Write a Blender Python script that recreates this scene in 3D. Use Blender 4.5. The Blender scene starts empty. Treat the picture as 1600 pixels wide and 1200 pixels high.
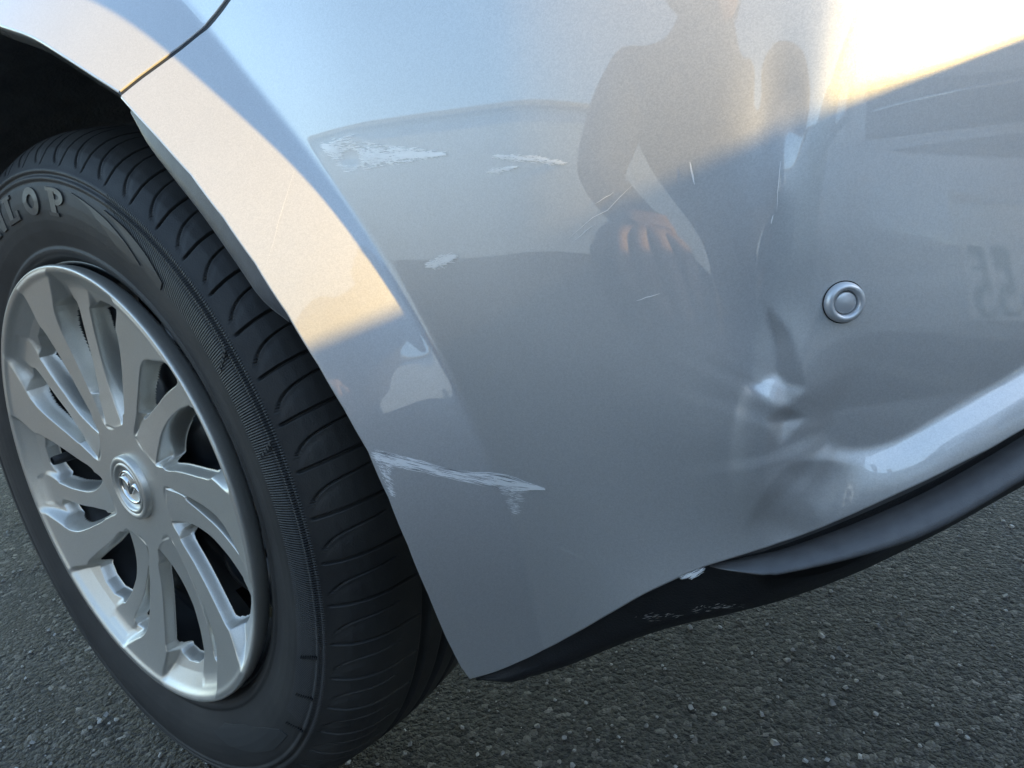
import bpy, bmesh, math, random
import numpy as np
from mathutils import Vector, Matrix

random.seed(3); rng = np.random.default_rng(5)
R = math.radians
sc = bpy.context.scene
COL = sc.collection

# ------------------------------------------------------------------ camera
FPX = 1200.0
CAM = np.array([0.6702, -0.2630, 0.5608]); PAN, TILT, ROLL = -0.67844, 0.29030, -0.1
_f = np.array([math.sin(PAN)*math.cos(TILT), math.cos(PAN)*math.cos(TILT), -math.sin(TILT)])
_r = np.array([math.cos(PAN), -math.sin(PAN), 0.0]); _u = np.cross(_r, _f)
CR = _r*math.cos(ROLL)+_u*math.sin(ROLL); CU = -_r*math.sin(ROLL)+_u*math.cos(ROLL); CF = _f
cd = bpy.data.cameras.new('camera'); cam = bpy.data.objects.new('camera', cd); COL.objects.link(cam)
M = Matrix.Identity(4)
for i in range(3):
    M[i][0], M[i][1], M[i][2], M[i][3] = CR[i], CU[i], -CF[i], CAM[i]
cam.matrix_world = M
cd.sensor_width = 36.0; cd.lens = 36.0*FPX/1600.0; cd.clip_start = 0.01; cd.clip_end = 900
sc.camera = cam

# ------------------------------------------------------------------ light
SUN_AZ, SUN_EL = 101.5, 21.0        # azimuth from -Y towards +X
S = np.array([math.cos(R(SUN_EL))*math.sin(R(SUN_AZ)), -math.cos(R(SUN_EL))*math.cos(R(SUN_AZ)), math.sin(R(SUN_EL))])
w = bpy.data.worlds.new('World'); sc.world = w; w.use_nodes = True
nt = w.node_tree; nt.nodes.clear()
sky = nt.nodes.new('ShaderNodeTexSky'); sky.sky_type = 'NISHITA'; sky.sun_disc = False
sky.sun_elevation = R(SUN_EL); sky.sun_rotation = math.atan2(S[0], S[1])
sky.air_density = 1.0; sky.dust_density = 0.4; sky.ozone_density = 2.0
bg = nt.nodes.new('ShaderNodeBackground'); bg.inputs[1].default_value = 0.14
ow = nt.nodes.new('ShaderNodeOutputWorld')
nt.links.new(sky.outputs[0], bg.inputs[0]); nt.links.new(bg.outputs[0], ow.inputs[0])
sd = bpy.data.lights.new('sun', 'SUN'); sd.energy = 3.9; sd.angle = R(0.53); sd.color = (1.0, 0.68, 0.22)
sun = bpy.data.objects.new('sun', sd); COL.objects.link(sun)
sun.rotation_euler = Vector((-S[0], -S[1], -S[2])).to_track_quat('-Z', 'Y').to_euler()
sun.location = (6, 1, 4)
sc.view_settings.view_transform = 'Standard'; sc.view_settings.look = 'None'
sc.view_settings.gamma = 1.0; sc.view_settings.use_curve_mapping = False
sc.view_settings.exposure = 2.15
sc.view_settings.use_white_balance = True; sc.view_settings.white_balance_temperature = 7350; sc.view_settings.white_balance_tint = 6
sc.cycles.max_bounces = 8

# ------------------------------------------------------------------ helpers
def link(o, parent=None):
    COL.objects.link(o)
    if parent is not None: o.parent = parent
    return o
def tag(o, label=None, cat=None, group=None, kind=None):
    if label: o['label'] = label
    if cat: o['category'] = cat
    if group: o['group'] = group
    if kind: o['kind'] = kind
    return o
def empty(name, loc=(0, 0, 0)):
    o = bpy.data.objects.new(name, None); o.location = loc; o.empty_display_size = .05
    return link(o)
def mesh_obj(name, verts, faces, mat, parent=None, smooth=True, uv=None):
    me = bpy.data.meshes.new(name)
    verts = np.asarray(verts, np.float32)
    if isinstance(faces, np.ndarray):
        n, k = faces.shape
        me.vertices.add(len(verts)); me.vertices.foreach_set('co', verts.ravel())
        me.loops.add(n*k); me.loops.foreach_set('vertex_index', faces.astype(np.int32).ravel())
        me.polygons.add(n); me.polygons.foreach_set('loop_start', np.arange(0, n*k, k, dtype=np.int32))
        me.update(calc_edges=True)
        if uv is not None:
            l = me.uv_layers.new(name='UVMap'); l.data.foreach_set('uv', np.asarray(uv, np.float32)[faces.ravel()].ravel())
    else:
        me.from_pydata([tuple(map(float, v)) for v in verts], [], [tuple(map(int, f)) for f in faces])
    me.validate(); me.update()
    if smooth: me.polygons.foreach_set('use_smooth', np.ones(len(me.polygons), bool))
    if mat: me.materials.append(mat)
    o = bpy.data.objects.new(name, me)
    link(o, parent)
    if parent is not None:
        o.matrix_parent_inverse = Matrix.Translation(-parent_world(parent))
    return o
def parent_world(p):
    v = Vector((0, 0, 0))
    while p is not None and p.type == 'EMPTY':
        v += p.location; p = p.parent
    return v
def gridfaces(nr, nc, closed=False, flip=False):
    i = np.arange(nr-1)[:, None]; j = np.arange(nc if closed else nc-1)[None, :]
    a = i*nc+j; b = i*nc+(j+1) % nc; c = (i+1)*nc+(j+1) % nc; d = (i+1)*nc+j
    f = np.stack([a+0*b, b+0*a, c, d], -1).reshape(-1, 4)
    return f[:, ::-1].copy() if flip else f
def grid_obj(name, P, mat, parent=None, closed=False, flip=False, uv=None, smooth=True):
    nr, nc, _ = P.shape
    return mesh_obj(name, P.reshape(-1, 3), gridfaces(nr, nc, closed, flip), mat, parent, smooth, None if uv is None else uv.reshape(-1, 2))
def smoothstep(a, b, x):
    t = np.clip((x-a)/(b-a), 0, 1); return t*t*(3-2*t)
def resample(pts, n, pw=1.0, smooth=True):
    """chord-length Catmull-Rom resampling of a polyline"""
    p = np.asarray(pts, float)
    if smooth and len(p) > 2:
        q = np.vstack([2*p[0]-p[1], p, 2*p[-1]-p[-2]]); out = []
        for i in range(1, len(q)-2):
            t = np.linspace(0, 1, 24, endpoint=False)[:, None]
            a, b, c, d = q[i-1], q[i], q[i+1], q[i+2]
            out.append(.5*((2*b)+(-a+c)*t+(2*a-5*b+4*c-d)*t*t+(-a+3*b-3*c+d)*t**3))
        p = np.vstack(out+[p[-1:]])
    s = np.r_[0, np.cumsum(np.linalg.norm(np.diff(p, axis=0), axis=1))]
    tt = np.linspace(0, 1, n)**pw*s[-1]
    return np.stack([np.interp(tt, s, p[:, k]) for k in range(p.shape[1])], -1)
def box(bm, lo, hi, bev=0):
    lo, hi = Vector(lo), Vector(hi)
    r = bmesh.ops.create_cube(bm, size=1)
    vs = r['verts']
    bmesh.ops.scale(bm, vec=hi-lo, verts=vs); bmesh.ops.translate(bm, vec=(lo+hi)/2, verts=vs)
    if bev: bmesh.ops.bevel(bm, geom=list({e for v in vs for e in v.link_edges}), offset=bev, segments=3, affect='EDGES', profile=.5)
def bm_obj(name, bm, mat, parent=None, smooth=True):
    me = bpy.data.meshes.new(name); bm.to_mesh(me); bm.free()
    if smooth: me.polygons.foreach_set('use_smooth', np.ones(len(me.polygons), bool))
    me.materials.append(mat)
    o = bpy.data.objects.new(name, me); link(o, parent)
    if parent is not None: o.matrix_parent_inverse = Matrix.Translation(-parent_world(parent))
    return o
def tube(name, pts, rad, mat, parent=None, seg=10):
    pts = np.asarray(pts, float); n = len(pts); T = np.gradient(pts, axis=0); T /= np.linalg.norm(T, axis=1)[:, None]
    up = np.array([0, 0, 1.]) if abs(T[0, 2]) < .9 else np.array([0, 1., 0])
    rad = np.broadcast_to(np.asarray(rad, float), (n,))
    P = np.zeros((n, seg, 3))
    for i in range(n):
        a = np.cross(T[i], up); a /= np.linalg.norm(a); b = np.cross(a, T[i])
        for k in range(seg):
            t = 2*math.pi*k/seg; P[i, k] = pts[i]+rad[i]*(a*math.cos(t)+b*math.sin(t))
    return grid_obj(name, P, mat, parent, closed=True)

# ------------------------------------------------------------------ materials
def newmat(name):
    m = bpy.data.materials.new(name); m.use_nodes = True
    return m, m.node_tree, m.node_tree.nodes['Principled BSDF']
def nd(t, typ, **kw):
    n = t.nodes.new(typ)
    for k, v in kw.items():
        if hasattr(n, k): setattr(n, k, v)
    return n
def simple(name, col, rough=.6, metal=0., coat=0., coat_r=.05, bump=0., bscale=200., var=0., spec=.5):
    m, t, p = newmat(name)
    p.inputs['Base Color'].default_value = (*col, 1); p.inputs['Roughness'].default_value = rough
    p.inputs['Metallic'].default_value = metal; p.inputs['Coat Weight'].default_value = coat
    p.inputs['Coat Roughness'].default_value = coat_r; p.inputs['Specular IOR Level'].default_value = spec
    tc = nd(t, 'ShaderNodeTexCoord')
    if bump or var:
        nz = nd(t, 'ShaderNodeTexNoise'); nz.inputs['Scale'].default_value = bscale; nz.inputs['Detail'].default_value = 5
        t.links.new(tc.outputs['Object'], nz.inputs['Vector'])
    if bump:
        b = nd(t, 'ShaderNodeBump'); b.inputs['Strength'].default_value = bump; b.inputs['Distance'].default_value = .002
        t.links.new(nz.outputs[0], b.inputs['Height']); t.links.new(b.outputs[0], p.inputs['Normal'])
    if var:
        nz2 = nd(t, 'ShaderNodeTexNoise'); nz2.inputs['Scale'].default_value = bscale*.12; nz2.inputs['Detail'].default_value = 6
        t.links.new(tc.outputs['Object'], nz2.inputs['Vector'])
        mr = nd(t, 'ShaderNodeMapRange'); mr.inputs['From Min'].default_value = .3; mr.inputs['From Max'].default_value = .7
        mr.inputs['To Min'].default_value = 1-var; mr.inputs['To Max'].default_value = 1+var
        mx = nd(t, 'ShaderNodeVectorMath', operation='SCALE'); mx.inputs[0].default_value = col
        t.links.new(nz2.outputs[0], mr.inputs[0]); t.links.new(mr.outputs[0], mx.inputs['Scale']); t.links.new(mx.outputs[0], p.inputs['Base Color'])
    return m
def metallic_paint(name, col, rough=.38, metal=.85, coat=1.0, flake=.014, fscale=2200.):
    m, t, p = newmat(name)
    p.inputs['Metallic'].default_value = metal; p.inputs['Roughness'].default_value = rough
    p.inputs['Coat Weight'].default_value = coat; p.inputs['Coat Roughness'].default_value = .015
    p.inputs['Coat IOR'].default_value = 1.72
    tc = nd(t, 'ShaderNodeTexCoord')
    vo = nd(t, 'ShaderNodeTexVoronoi'); vo.inputs['Scale'].default_value = fscale
    t.links.new(tc.outputs['Object'], vo.inputs['Vector'])
    sub = nd(t, 'ShaderNodeVectorMath', operation='SUBTRACT'); sub.inputs[1].default_value = (.5, .5, .5)
    t.links.new(vo.outputs['Color'], sub.inputs[0])
    scl = nd(t, 'ShaderNodeVectorMath', operation='SCALE'); scl.inputs['Scale'].default_value = flake*2
    t.links.new(sub.outputs[0], scl.inputs[0])
    geo = nd(t, 'ShaderNodeNewGeometry')
    add = nd(t, 'ShaderNodeVectorMath', operation='ADD'); t.links.new(geo.outputs['Normal'], add.inputs[0]); t.links.new(scl.outputs[0], add.inputs[1])
    nrm = nd(t, 'ShaderNodeVectorMath', operation='NORMALIZE'); t.links.new(add.outputs[0], nrm.inputs[0])
    t.links.new(nrm.outputs[0], p.inputs['Normal'])
    if coat: t.links.new(geo.outputs['Normal'], p.inputs['Coat Normal'])
    # flake brightness and faint road dust
    sep = nd(t, 'ShaderNodeSeparateColor'); t.links.new(vo.outputs['Color'], sep.inputs[0])
    mr = nd(t, 'ShaderNodeMapRange'); mr.inputs['To Min'].default_value = .93; mr.inputs['To Max'].default_value = 1.07
    t.links.new(sep.outputs[0], mr.inputs[0])
    nz = nd(t, 'ShaderNodeTexNoise'); nz.inputs['Scale'].default_value = 9; nz.inputs['Detail'].default_value = 8
    t.links.new(tc.outputs['Object'], nz.inputs['Vector'])
    mr2 = nd(t, 'ShaderNodeMapRange'); mr2.inputs['From Min'].default_value = .3; mr2.inputs['From Max'].default_value = .75
    mr2.inputs['To Min'].default_value = .95; mr2.inputs['To Max'].default_value = 1.04
    t.links.new(nz.outputs[0], mr2.inputs[0])
    mu = nd(t, 'ShaderNodeMath', operation='MULTIPLY'); t.links.new(mr.outputs[0], mu.inputs[0]); t.links.new(mr2.outputs[0], mu.inputs[1])
    mx = nd(t, 'ShaderNodeVectorMath', operation='SCALE'); mx.inputs[0].default_value = col
    t.links.new(mu.outputs[0], mx.inputs['Scale']); t.links.new(mx.outputs[0], p.inputs['Base Color'])
    return m
M_PAINT = metallic_paint('silver_paint', (.56, .56, .555), rough=.42, metal=.52)
M_CAP = metallic_paint('hubcap_silver', (.66, .63, .57), rough=.40, metal=.75, coat=.12, flake=.012, fscale=2500)
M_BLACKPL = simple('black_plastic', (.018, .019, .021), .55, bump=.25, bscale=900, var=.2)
M_GREYPL = simple('dark_grey_plastic', (.10, .103, .108), .40, bump=.15, bscale=1400, var=.12)
M_LINER = simple('liner_felt', (.24, .245, .25), .8, bump=.5, bscale=260, var=.25)
M_STEEL = simple('black_steel', (.022, .024, .027), .42, bump=.1, bscale=300, var=.3, coat=.2, coat_r=.3)
M_DARK = simple('deep_dark', (.006, .006, .007), .9)
M_CHROME = simple('chrome', (.72, .72, .72), .12, metal=1.)
M_BRAKE = simple('brake_iron', (.06, .05, .045), .6, metal=.6, bump=.2)
M_SCR = simple('scratched_primer', (.97, .97, .96), .5, metal=.2, coat=.8, coat_r=.3)
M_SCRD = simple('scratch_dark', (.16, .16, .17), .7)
M_SCUFF = simple('scuffed_bare_paint', (.96, .94, .91), .42, metal=.35, coat=.8, coat_r=.2)
M_SENSOR = simple('sensor_silver', (.58, .59, .60), .34, metal=.45, coat=.6, coat_r=.08)

def rubber(name, serr=False):
    m, t, p = newmat(name)
    p.inputs['Roughness'].default_value = .56; p.inputs['Specular IOR Level'].default_value = .42
    tc = nd(t, 'ShaderNodeTexCoord')
    n1 = nd(t, 'ShaderNodeTexNoise'); n1.inputs['Scale'].default_value = 14; n1.inputs['Detail'].default_value = 9; n1.inputs['Roughness'].default_value = .65
    t.links.new(tc.outputs['Object'], n1.inputs['Vector'])
    cr = nd(t, 'ShaderNodeValToRGB'); cr.color_ramp.elements[0].position = .36; cr.color_ramp.elements[1].position = .72
    e2 = cr.color_ramp.elements.new(.80); e2.color = (.085, .08, .072, 1)
    cr.color_ramp.elements[0].color = (.024, .0235, .0235, 1); cr.color_ramp.elements[1].color = (.050, .048, .045, 1)
    t.links.new(n1.outputs[0], cr.inputs[0]); t.links.new(cr.outputs[0], p.inputs['Base Color'])
    n2 = nd(t, 'ShaderNodeTexNoise'); n2.inputs['Scale'].default_value = 900; n2.inputs['Detail'].default_value = 3
    t.links.new(tc.outputs['Object'], n2.inputs['Vector'])
    b = nd(t, 'ShaderNodeBump'); b.inputs['Strength'].default_value = .3; b.inputs['Distance'].default_value = .0006
    t.links.new(n2.outputs[0], b.inputs['Height'])
    last = b
    if serr:
        uv = nd(t, 'ShaderNodeSeparateXYZ'); t.links.new(tc.outputs['UV'], uv.inputs[0])
        s1 = nd(t, 'ShaderNodeMath', operation='MULTIPLY'); s1.inputs[1].default_value = 2*math.pi*900
        s2 = nd(t, 'ShaderNodeMath', operation='SINE'); t.links.new(uv.outputs[0], s1.inputs[0]); t.links.new(s1.outputs[0], s2.inputs[0])
        # ribbed band only on the right part of the sidewall (v holds the mask)
        mu = nd(t, 'ShaderNodeMath', operation='MULTIPLY'); t.links.new(s2.outputs[0], mu.inputs[0]); t.links.new(uv.outputs[1], mu.inputs[1])
        b2 = nd(t, 'ShaderNodeBump'); b2.inputs['Strength'].default_value = 1.0; b2.inputs['Distance'].default_value = .0004
        t.links.new(mu.outputs[0], b2.inputs['Height']); t.links.new(b.outputs[0], b2.inputs['Normal']); last = b2
    t.links.new(last.outputs[0], p.inputs['Normal'])
    return m
M_RUB = rubber('tyre_rubber', True)
M_LETTER = simple('raised_rubber_letter', (.060, .062, .060), .40, bump=.1)

# ------------------------------------------------------------------ asphalt
def asphalt():
    m, t, p = newmat('asphalt')
    tc = nd(t, 'ShaderNodeTexCoord'); L = t.links.new
    v1 = nd(t, 'ShaderNodeTexVoronoi'); v1.inputs['Scale'].default_value = 150
    v2 = nd(t, 'ShaderNodeTexVoronoi'); v2.inputs['Scale'].default_value = 330
    n0 = nd(t, 'ShaderNodeTexNoise'); n0.inputs['Scale'].default_value = 3.2; n0.inputs['Detail'].default_value = 7
    n1 = nd(t, 'ShaderNodeTexNoise'); n1.inputs['Scale'].default_value = 700; n1.inputs['Detail'].default_value = 4
    nw = nd(t, 'ShaderNodeTexNoise'); nw.inputs['Scale'].default_value = 130; nw.inputs['Detail'].default_value = 2
    wadd = nd(t, 'ShaderNodeVectorMath', operation='MULTIPLY_ADD'); wadd.inputs[1].default_value = (.006, .006, .006)
    L(tc.outputs['Object'], nw.inputs['Vector']); L(nw.outputs['Color'], wadd.inputs[0]); L(tc.outputs['Object'], wadd.inputs[2])
    for v in (v1, v2): L(wadd.outputs[0], v.inputs['Vector'])
    for v in (n0, n1): L(tc.outputs['Object'], v.inputs['Vector'])
    s1 = nd(t, 'ShaderNodeSeparateColor'); L(v1.outputs['Color'], s1.inputs[0])
    s2 = nd(t, 'ShaderNodeSeparateColor'); L(v2.outputs['Color'], s2.inputs[0])
    r1 = nd(t, 'ShaderNodeValToRGB'); e = r1.color_ramp.elements
    e[0].position = 0; e[0].color = (.012, .012, .0125, 1); e[1].position = 1; e[1].color = (.42, .40, .37, 1)
    for pos, c in ((.45, (.036, .036, .036, 1)), (.78, (.078, .075, .072, 1)), (.93, (.19, .18, .17, 1))):
        k = e.new(pos); k.color = c
    L(s1.outputs[0], r1.inputs[0])
    r2 = nd(t, 'ShaderNodeValToRGB'); e = r2.color_ramp.elements
    e[0].position = 0; e[0].color = (.012, .012, .013, 1); e[1].position = 1; e[1].color = (.22, .205, .19, 1)
    k = e.new(.75); k.color = (.062, .060, .058, 1)
    L(s2.outputs[1], r2.inputs[0])
    mx = nd(t, 'ShaderNodeMix', data_type='RGBA'); L(s1.outputs[2], mx.inputs['Factor']); 
    L(r1.outputs[0], mx.inputs['A']); L(r2.outputs[0], mx.inputs['B'])
    mr = nd(t, 'ShaderNodeMapRange'); mr.inputs['From Min'].default_value = .35; mr.inputs['From Max'].default_value = .7
    mr.inputs['To Min'].default_value = .75; mr.inputs['To Max'].default_value = 1.25; L(n0.outputs[0], mr.inputs[0])
    sc_ = nd(t, 'ShaderNodeVectorMath', operation='SCALE'); L(mx.outputs['Result'], sc_.inputs[0]); L(mr.outputs[0], sc_.inputs['Scale'])
    tn = nd(t, 'ShaderNodeVectorMath', operation='MULTIPLY'); tn.inputs[1].default_value = (.90, .84, .77); L(sc_.outputs[0], tn.inputs[0]); L(tn.outputs[0], p.inputs['Base Color'])
    p.inputs['Roughness'].default_value = .62; p.inputs['Specular IOR Level'].default_value = .35
    # relief: rounded stones, random height, fine grit
    h1 = nd(t, 'ShaderNodeMath', operation='MULTIPLY_ADD'); h1.inputs[1].default_value = -1.4; L(v1.outputs['Distance'], h1.inputs[0]); L(s1.outputs[1], h1.inputs[2])
    h2 = nd(t, 'ShaderNodeMath', operation='MULTIPLY_ADD'); h2.inputs[1].default_value = -.8; L(v2.outputs['Distance'], h2.inputs[0]); L(h1.outputs[0], h2.inputs[2])
    h3 = nd(t, 'ShaderNodeMath', operation='MULTIPLY_ADD'); h3.inputs[1].default_value = .35; L(n1.outputs[0], h3.inputs[0]); L(h2.outputs[0], h3.inputs[2])
    b = nd(t, 'ShaderNodeBump'); b.inputs['Strength'].default_value = 1.; b.inputs['Distance'].default_value = .0035
    L(h3.outputs[0], b.inputs['Height']); L(b.outputs[0], p.inputs['Normal'])
    return m
M_ASPH = asphalt()
g = mesh_obj('asphalt_ground', [(-60, -60, 0), (60, -60, 0), (60, 60, 0), (-60, 60, 0)], [(0, 1, 2, 3)], M_ASPH, smooth=False)
tag(g, kind='structure')

# ------------------------------------------------------------------ body surface of the silver car
# plan curve: heading angle phi (deg, 0 = facing -Y, 90 = facing +X) along the arc; u ~ x on the straight side
PH = np.array([(-3, 0), (.30, 0), (.36, 2), (.40, 6), (.45, 8), (.50, 10.5), (.55, 12.5), (.60, 18), (.65, 25), (.70, 32), (.85, 44), (1.0, 56), (1.2, 74), (1.5, 86), (2.2, 90)])
us = np.linspace(-2.4, 2.2, 9201); ph = np.interp(us, PH[:, 0], PH[:, 1])
k = np.ones(17)/17; ph = np.convolve(np.pad(ph, 8, 'edge'), k, 'valid')
du = us[1]-us[0]
bx = np.cumsum(np.cos(np.radians(ph)))*du; by = np.cumsum(np.sin(np.radians(ph)))*du
i0 = np.searchsorted(us, .30); bx += .30-bx[i0]; by += -.02-by[i0]
zs = np.linspace(0, 1.6, 1601)
def prof(pts):
    p = np.array(pts); t = np.interp(zs, p[:, 0], p[:, 1]); kk = np.ones(15)/15
    t = np.convolve(np.pad(t, 7, 'edge'), kk, 'valid')
    o = -np.cumsum(np.tan(np.radians(t)))*.001
    return o-np.interp(.5, zs, o)
PS = prof([(0, -14), (.28, -13), (.36, -8), (.45, -2), (.52, 3), (.60, 8), (.68, 12), (.76, 14), (.84, 16), (.92, 12), (1.1, 8), (1.6, 20)])
PR = prof([(0, 14), (.34, 14), (.37, 12), (.392, 6), (.408, 0), (.44, -2), (.48, 5), (.54, 9), (.60, 11), (.66, 12), (.74, 13), (.82, 14), (.92, 12), (1.1, 10), (1.6, 20)])
CREASE = None; DENTS = []; UCZ = np.array([(.2, 9.), (1.6, 9.)])
def seg_dist(U, Z, poly):
    """signed distance in the (u,z) plane to a polyline; positive on the wheel side"""
    A = poly[:-1]; B = poly[1:]; AB = B-A
    sh = U.shape; q = np.stack([U.ravel(), Z.ravel()], -1)
    best = np.full(len(q), 1e9); sg = np.zeros(len(q))
    for a, ab in zip(A, AB):
        d = q-a; t = np.clip((d@ab)/(ab@ab), 0, 1); e = d-t[:, None]*ab
        dd = (e**2).sum(1); c = ab[0]*d[:, 1]-ab[1]*d[:, 0]
        m_ = dd < best-1e-14; best[m_] = dd[m_]; sg[m_] = np.sign(c[m_])
    return (np.sqrt(best)*sg).reshape(sh)
def base(U, Z):
    U = np.asarray(U, float); Z = np.asarray(Z, float)
    p = np.radians(np.interp(U, us, ph)); X = np.interp(U, us, bx); Y = np.interp(U, us, by)
    uc = np.interp(Z, UCZ[:, 0], UCZ[:, 1]); dd = U-uc; wc = np.interp(Z, [.38, .48, .56], [.020, .008, .0035])
    kb = np.interp(Z, [.30, .42, .55], [.13, .36, .46])
    bend = -kb*(np.clip(wc*np.logaddexp(0, dd/wc), 0, 9)); bend = -.13*np.tanh(-bend/.13)
    wgt = smoothstep(.47, .60, U)
    o = (1-wgt)*np.interp(Z, zs, PS)+wgt*np.interp(Z, zs, PR)+bend
    return p, X, Y, o
def surf(U, Z, extra=0., band=True):
    p, X, Y, o = base(U, Z)
    if CREASE is not None and band:
        d = seg_dist(np.atleast_1d(U), np.atleast_1d(Z), CREASE).reshape(np.shape(U))
        ww = .0009
        k_ = BANDK*np.interp(Z, [.28, .42, .55], [.55, .85, 1.0])
        o = o+k_*ww*np.logaddexp(0, d/ww)
    for fn in DENTS: o = o+fn(np.asarray(U, float), np.asarray(Z, float))
    o = o+extra
    return np.stack([X+np.sin(p)*o, Y-np.cos(p)*o, np.broadcast_to(Z, np.shape(X))], -1)
BANDK = .74
def project(P):
    d = P-CAM; z = d@CF
    return np.stack([800+FPX*(d@CR)/z, 600-FPX*(d@CU)/z], -1)
_U, _Z = np.meshgrid(np.linspace(-.1, 1.1, 241), np.linspace(.12, .95, 167))
def make_inv():
    pj = project(surf(_U, _Z)).reshape(-1, 2); uu_, zz_ = _U.ravel(), _Z.ravel()
    def inv(L):
        L = np.array([(float(a), float(b)) for a, b in L])
        i = np.array([np.argmin(((pj-q)**2).sum(-1)) for q in L]); x = np.stack([uu_[i], zz_[i]], -1); h = 2e-4
        for _ in range(9):
            n = len(L)
            Q = project(surf(np.r_[x[:, 0], x[:, 0]+h, x[:, 0]], np.r_[x[:, 1], x[:, 1], x[:, 1]+h]))
            f0 = Q[:n]-L; fu = (Q[n:2*n]-L-f0)/h; fz = (Q[2*n:]-L-f0)/h
            det = fu[:, 0]*fz[:, 1]-fu[:, 1]*fz[:, 0]; det = np.where(np.abs(det) < 1e-3, 1e-3, det)
            su = (-f0[:, 0]*fz[:, 1]+f0[:, 1]*fz[:, 0])/det; sz = (-fu[:, 0]*f0[:, 1]+fu[:, 1]*f0[:, 0])/det
            st = np.stack([su, sz], -1); nn = np.linalg.norm(st, axis=1)[:, None]
            x = x+st*np.minimum(1, .02/np.maximum(nn, 1e-9))
        return x
    return inv
inv = make_inv()
UCZ = inv([(1168, 650), (1195, 540), (1213, 450), (1240, 340), (1270, 225), (1290, 135), (1312, 5)])[:, ::-1].copy()
inv = make_inv()
cr = inv([(330, 48), (420, 160), (500, 255), (560, 330), (600, 392), (650, 480), (700, 575), (750, 665), (785, 740), (808, 810), (828, 880), (842, 950), (850, 1012)])
r0 = np.hypot(cr[0, 0], cr[0, 1]-.31); a0 = math.atan2(cr[0, 1]-.31, cr[0, 0])
up = [(r_*math.cos(a), .31+r_*math.sin(a)) for a, r_ in zip(np.linspace(a0, math.pi+.1, 26)[1:], np.linspace(r0, r0+.01, 26)[1:])]
crx = resample(np.vstack([cr[::-1], up]), 160)
_k = np.ones(15)/15; crx = np.stack([np.convolve(np.pad(crx[:, k], 7, 'reflect', reflect_type='odd'), _k, 'valid') for k in range(2)], -1)
dn = crx[0]+(crx[0]-crx[3])*3
CREASE = np.vstack([dn, crx]); inv = make_inv()

# local damage -------------------------------------------------------
def gauss(c, ru, rz, h, ang=0., p=2.0):
    cu, cz = c; ca, sa = math.cos(ang), math.sin(ang)
    def f(U, Z):
        a = (U-cu)*ca+(Z-cz)*sa; b = -(U-cu)*sa+(Z-cz)*ca
        return h*np.exp(-((np.abs(a)/ru)**p+(np.abs(b)/rz)**p))
    return f
def pyramid(poly, h, soft=.0012):
    """dent with flat facets: depth falls linearly from a convex outline"""
    poly = np.array(poly); cen = poly.mean(0)
    E = []
    for a, b in zip(poly, np.roll(poly, -1, 0)):
        n = np.array([-(b-a)[1], (b-a)[0]]); n /= np.linalg.norm(n)
        if (cen-a)@n < 0: n = -n
        E.append((a, n))
    def f(U, Z):
        ds = np.stack([(U-a[0])*n[0]+(Z-a[1])*n[1] for a, n in E])
        m_ = -soft*np.log(np.exp(-np.clip(ds/soft, -60, 60)).sum(0))
        m_ = soft*np.logaddexp(0, m_/soft)
        return h*np.minimum(m_, .03)
    return f
def ridge(pts, wd, h):
    P_ = resample(pts, 30)
    def f(U, Z):
        U1 = np.atleast_1d(U); Z1 = np.atleast_1d(Z)
        d = np.abs(seg_dist(U1, Z1, P_)); 
        e = smoothstep(0, .02, np.hypot(U1-P_[0, 0], Z1-P_[0, 1]))*smoothstep(0, .02, np.hypot(U1-P_[-1, 0], Z1-P_[-1, 1]))
        return (h*np.exp(-(d/wd)**2)*(.25+.75*e)).reshape(np.shape(U))
    return f
def along(U, Z, P_):
    """signed distance to a polyline and the arc position (0..1) of the nearest point"""
    q = np.stack([U, Z], -1); best = np.full(len(q), 1e9); sg = np.zeros(len(q)); ar = np.zeros(len(q))
    L_ = np.r_[0, np.cumsum(np.linalg.norm(np.diff(P_, axis=0), axis=1))]
    for i in range(len(P_)-1):
        a, ab = P_[i], P_[i+1]-P_[i]; d = q-a; t = np.clip((d@ab)/(ab@ab), 0, 1); e = d-t[:, None]*ab; dd = (e**2).sum(1)
        m_ = dd < best-1e-14; best[m_] = dd[m_]; sg[m_] = np.sign(ab[0]*d[:, 1]-ab[1]*d[:, 0])[m_]; ar[m_] = (L_[i]+t[m_]*(L_[i+1]-L_[i]))/L_[-1]
    return np.sqrt(best)*sg, ar
def fold(pts, k, soft, reach, side=1, fa=.25, fb=.25):
    P_ = resample(pts, 44); lo = P_.min(0)-.09; hi = P_.max(0)+.09
    def f(U, Z):
        U1 = np.atleast_1d(np.asarray(U, float)); Z1 = np.broadcast_to(np.atleast_1d(np.asarray(Z, float)), U1.shape); out = np.zeros(U1.shape)
        m_ = (U1 > lo[0]) & (U1 < hi[0]) & (Z1 > lo[1]) & (Z1 < hi[1])
        if m_.any():
            d, ar = along(U1[m_], Z1[m_], P_); d = d*side
            e = (smoothstep(0, fa, ar) if fa else 1)*(1-smoothstep(1-fb, 1, ar) if fb else 1)
            out[m_] = k*soft*np.logaddexp(0, d/soft)*np.exp(-(np.maximum(d, 0)/reach)**2)*e
        return out.reshape(np.shape(U))
    return f
cs = lambda *L: inv(L)
D1 = cs((1172, 560), (1290, 600), (1240, 668)); D2 = cs((1170, 800), (1215, 715), (1330, 705), (1320, 800), (1230, 830))
D3 = cs((1172, 600), (1228, 634), (1262, 604), (1235, 520), (1195, 480))
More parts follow.
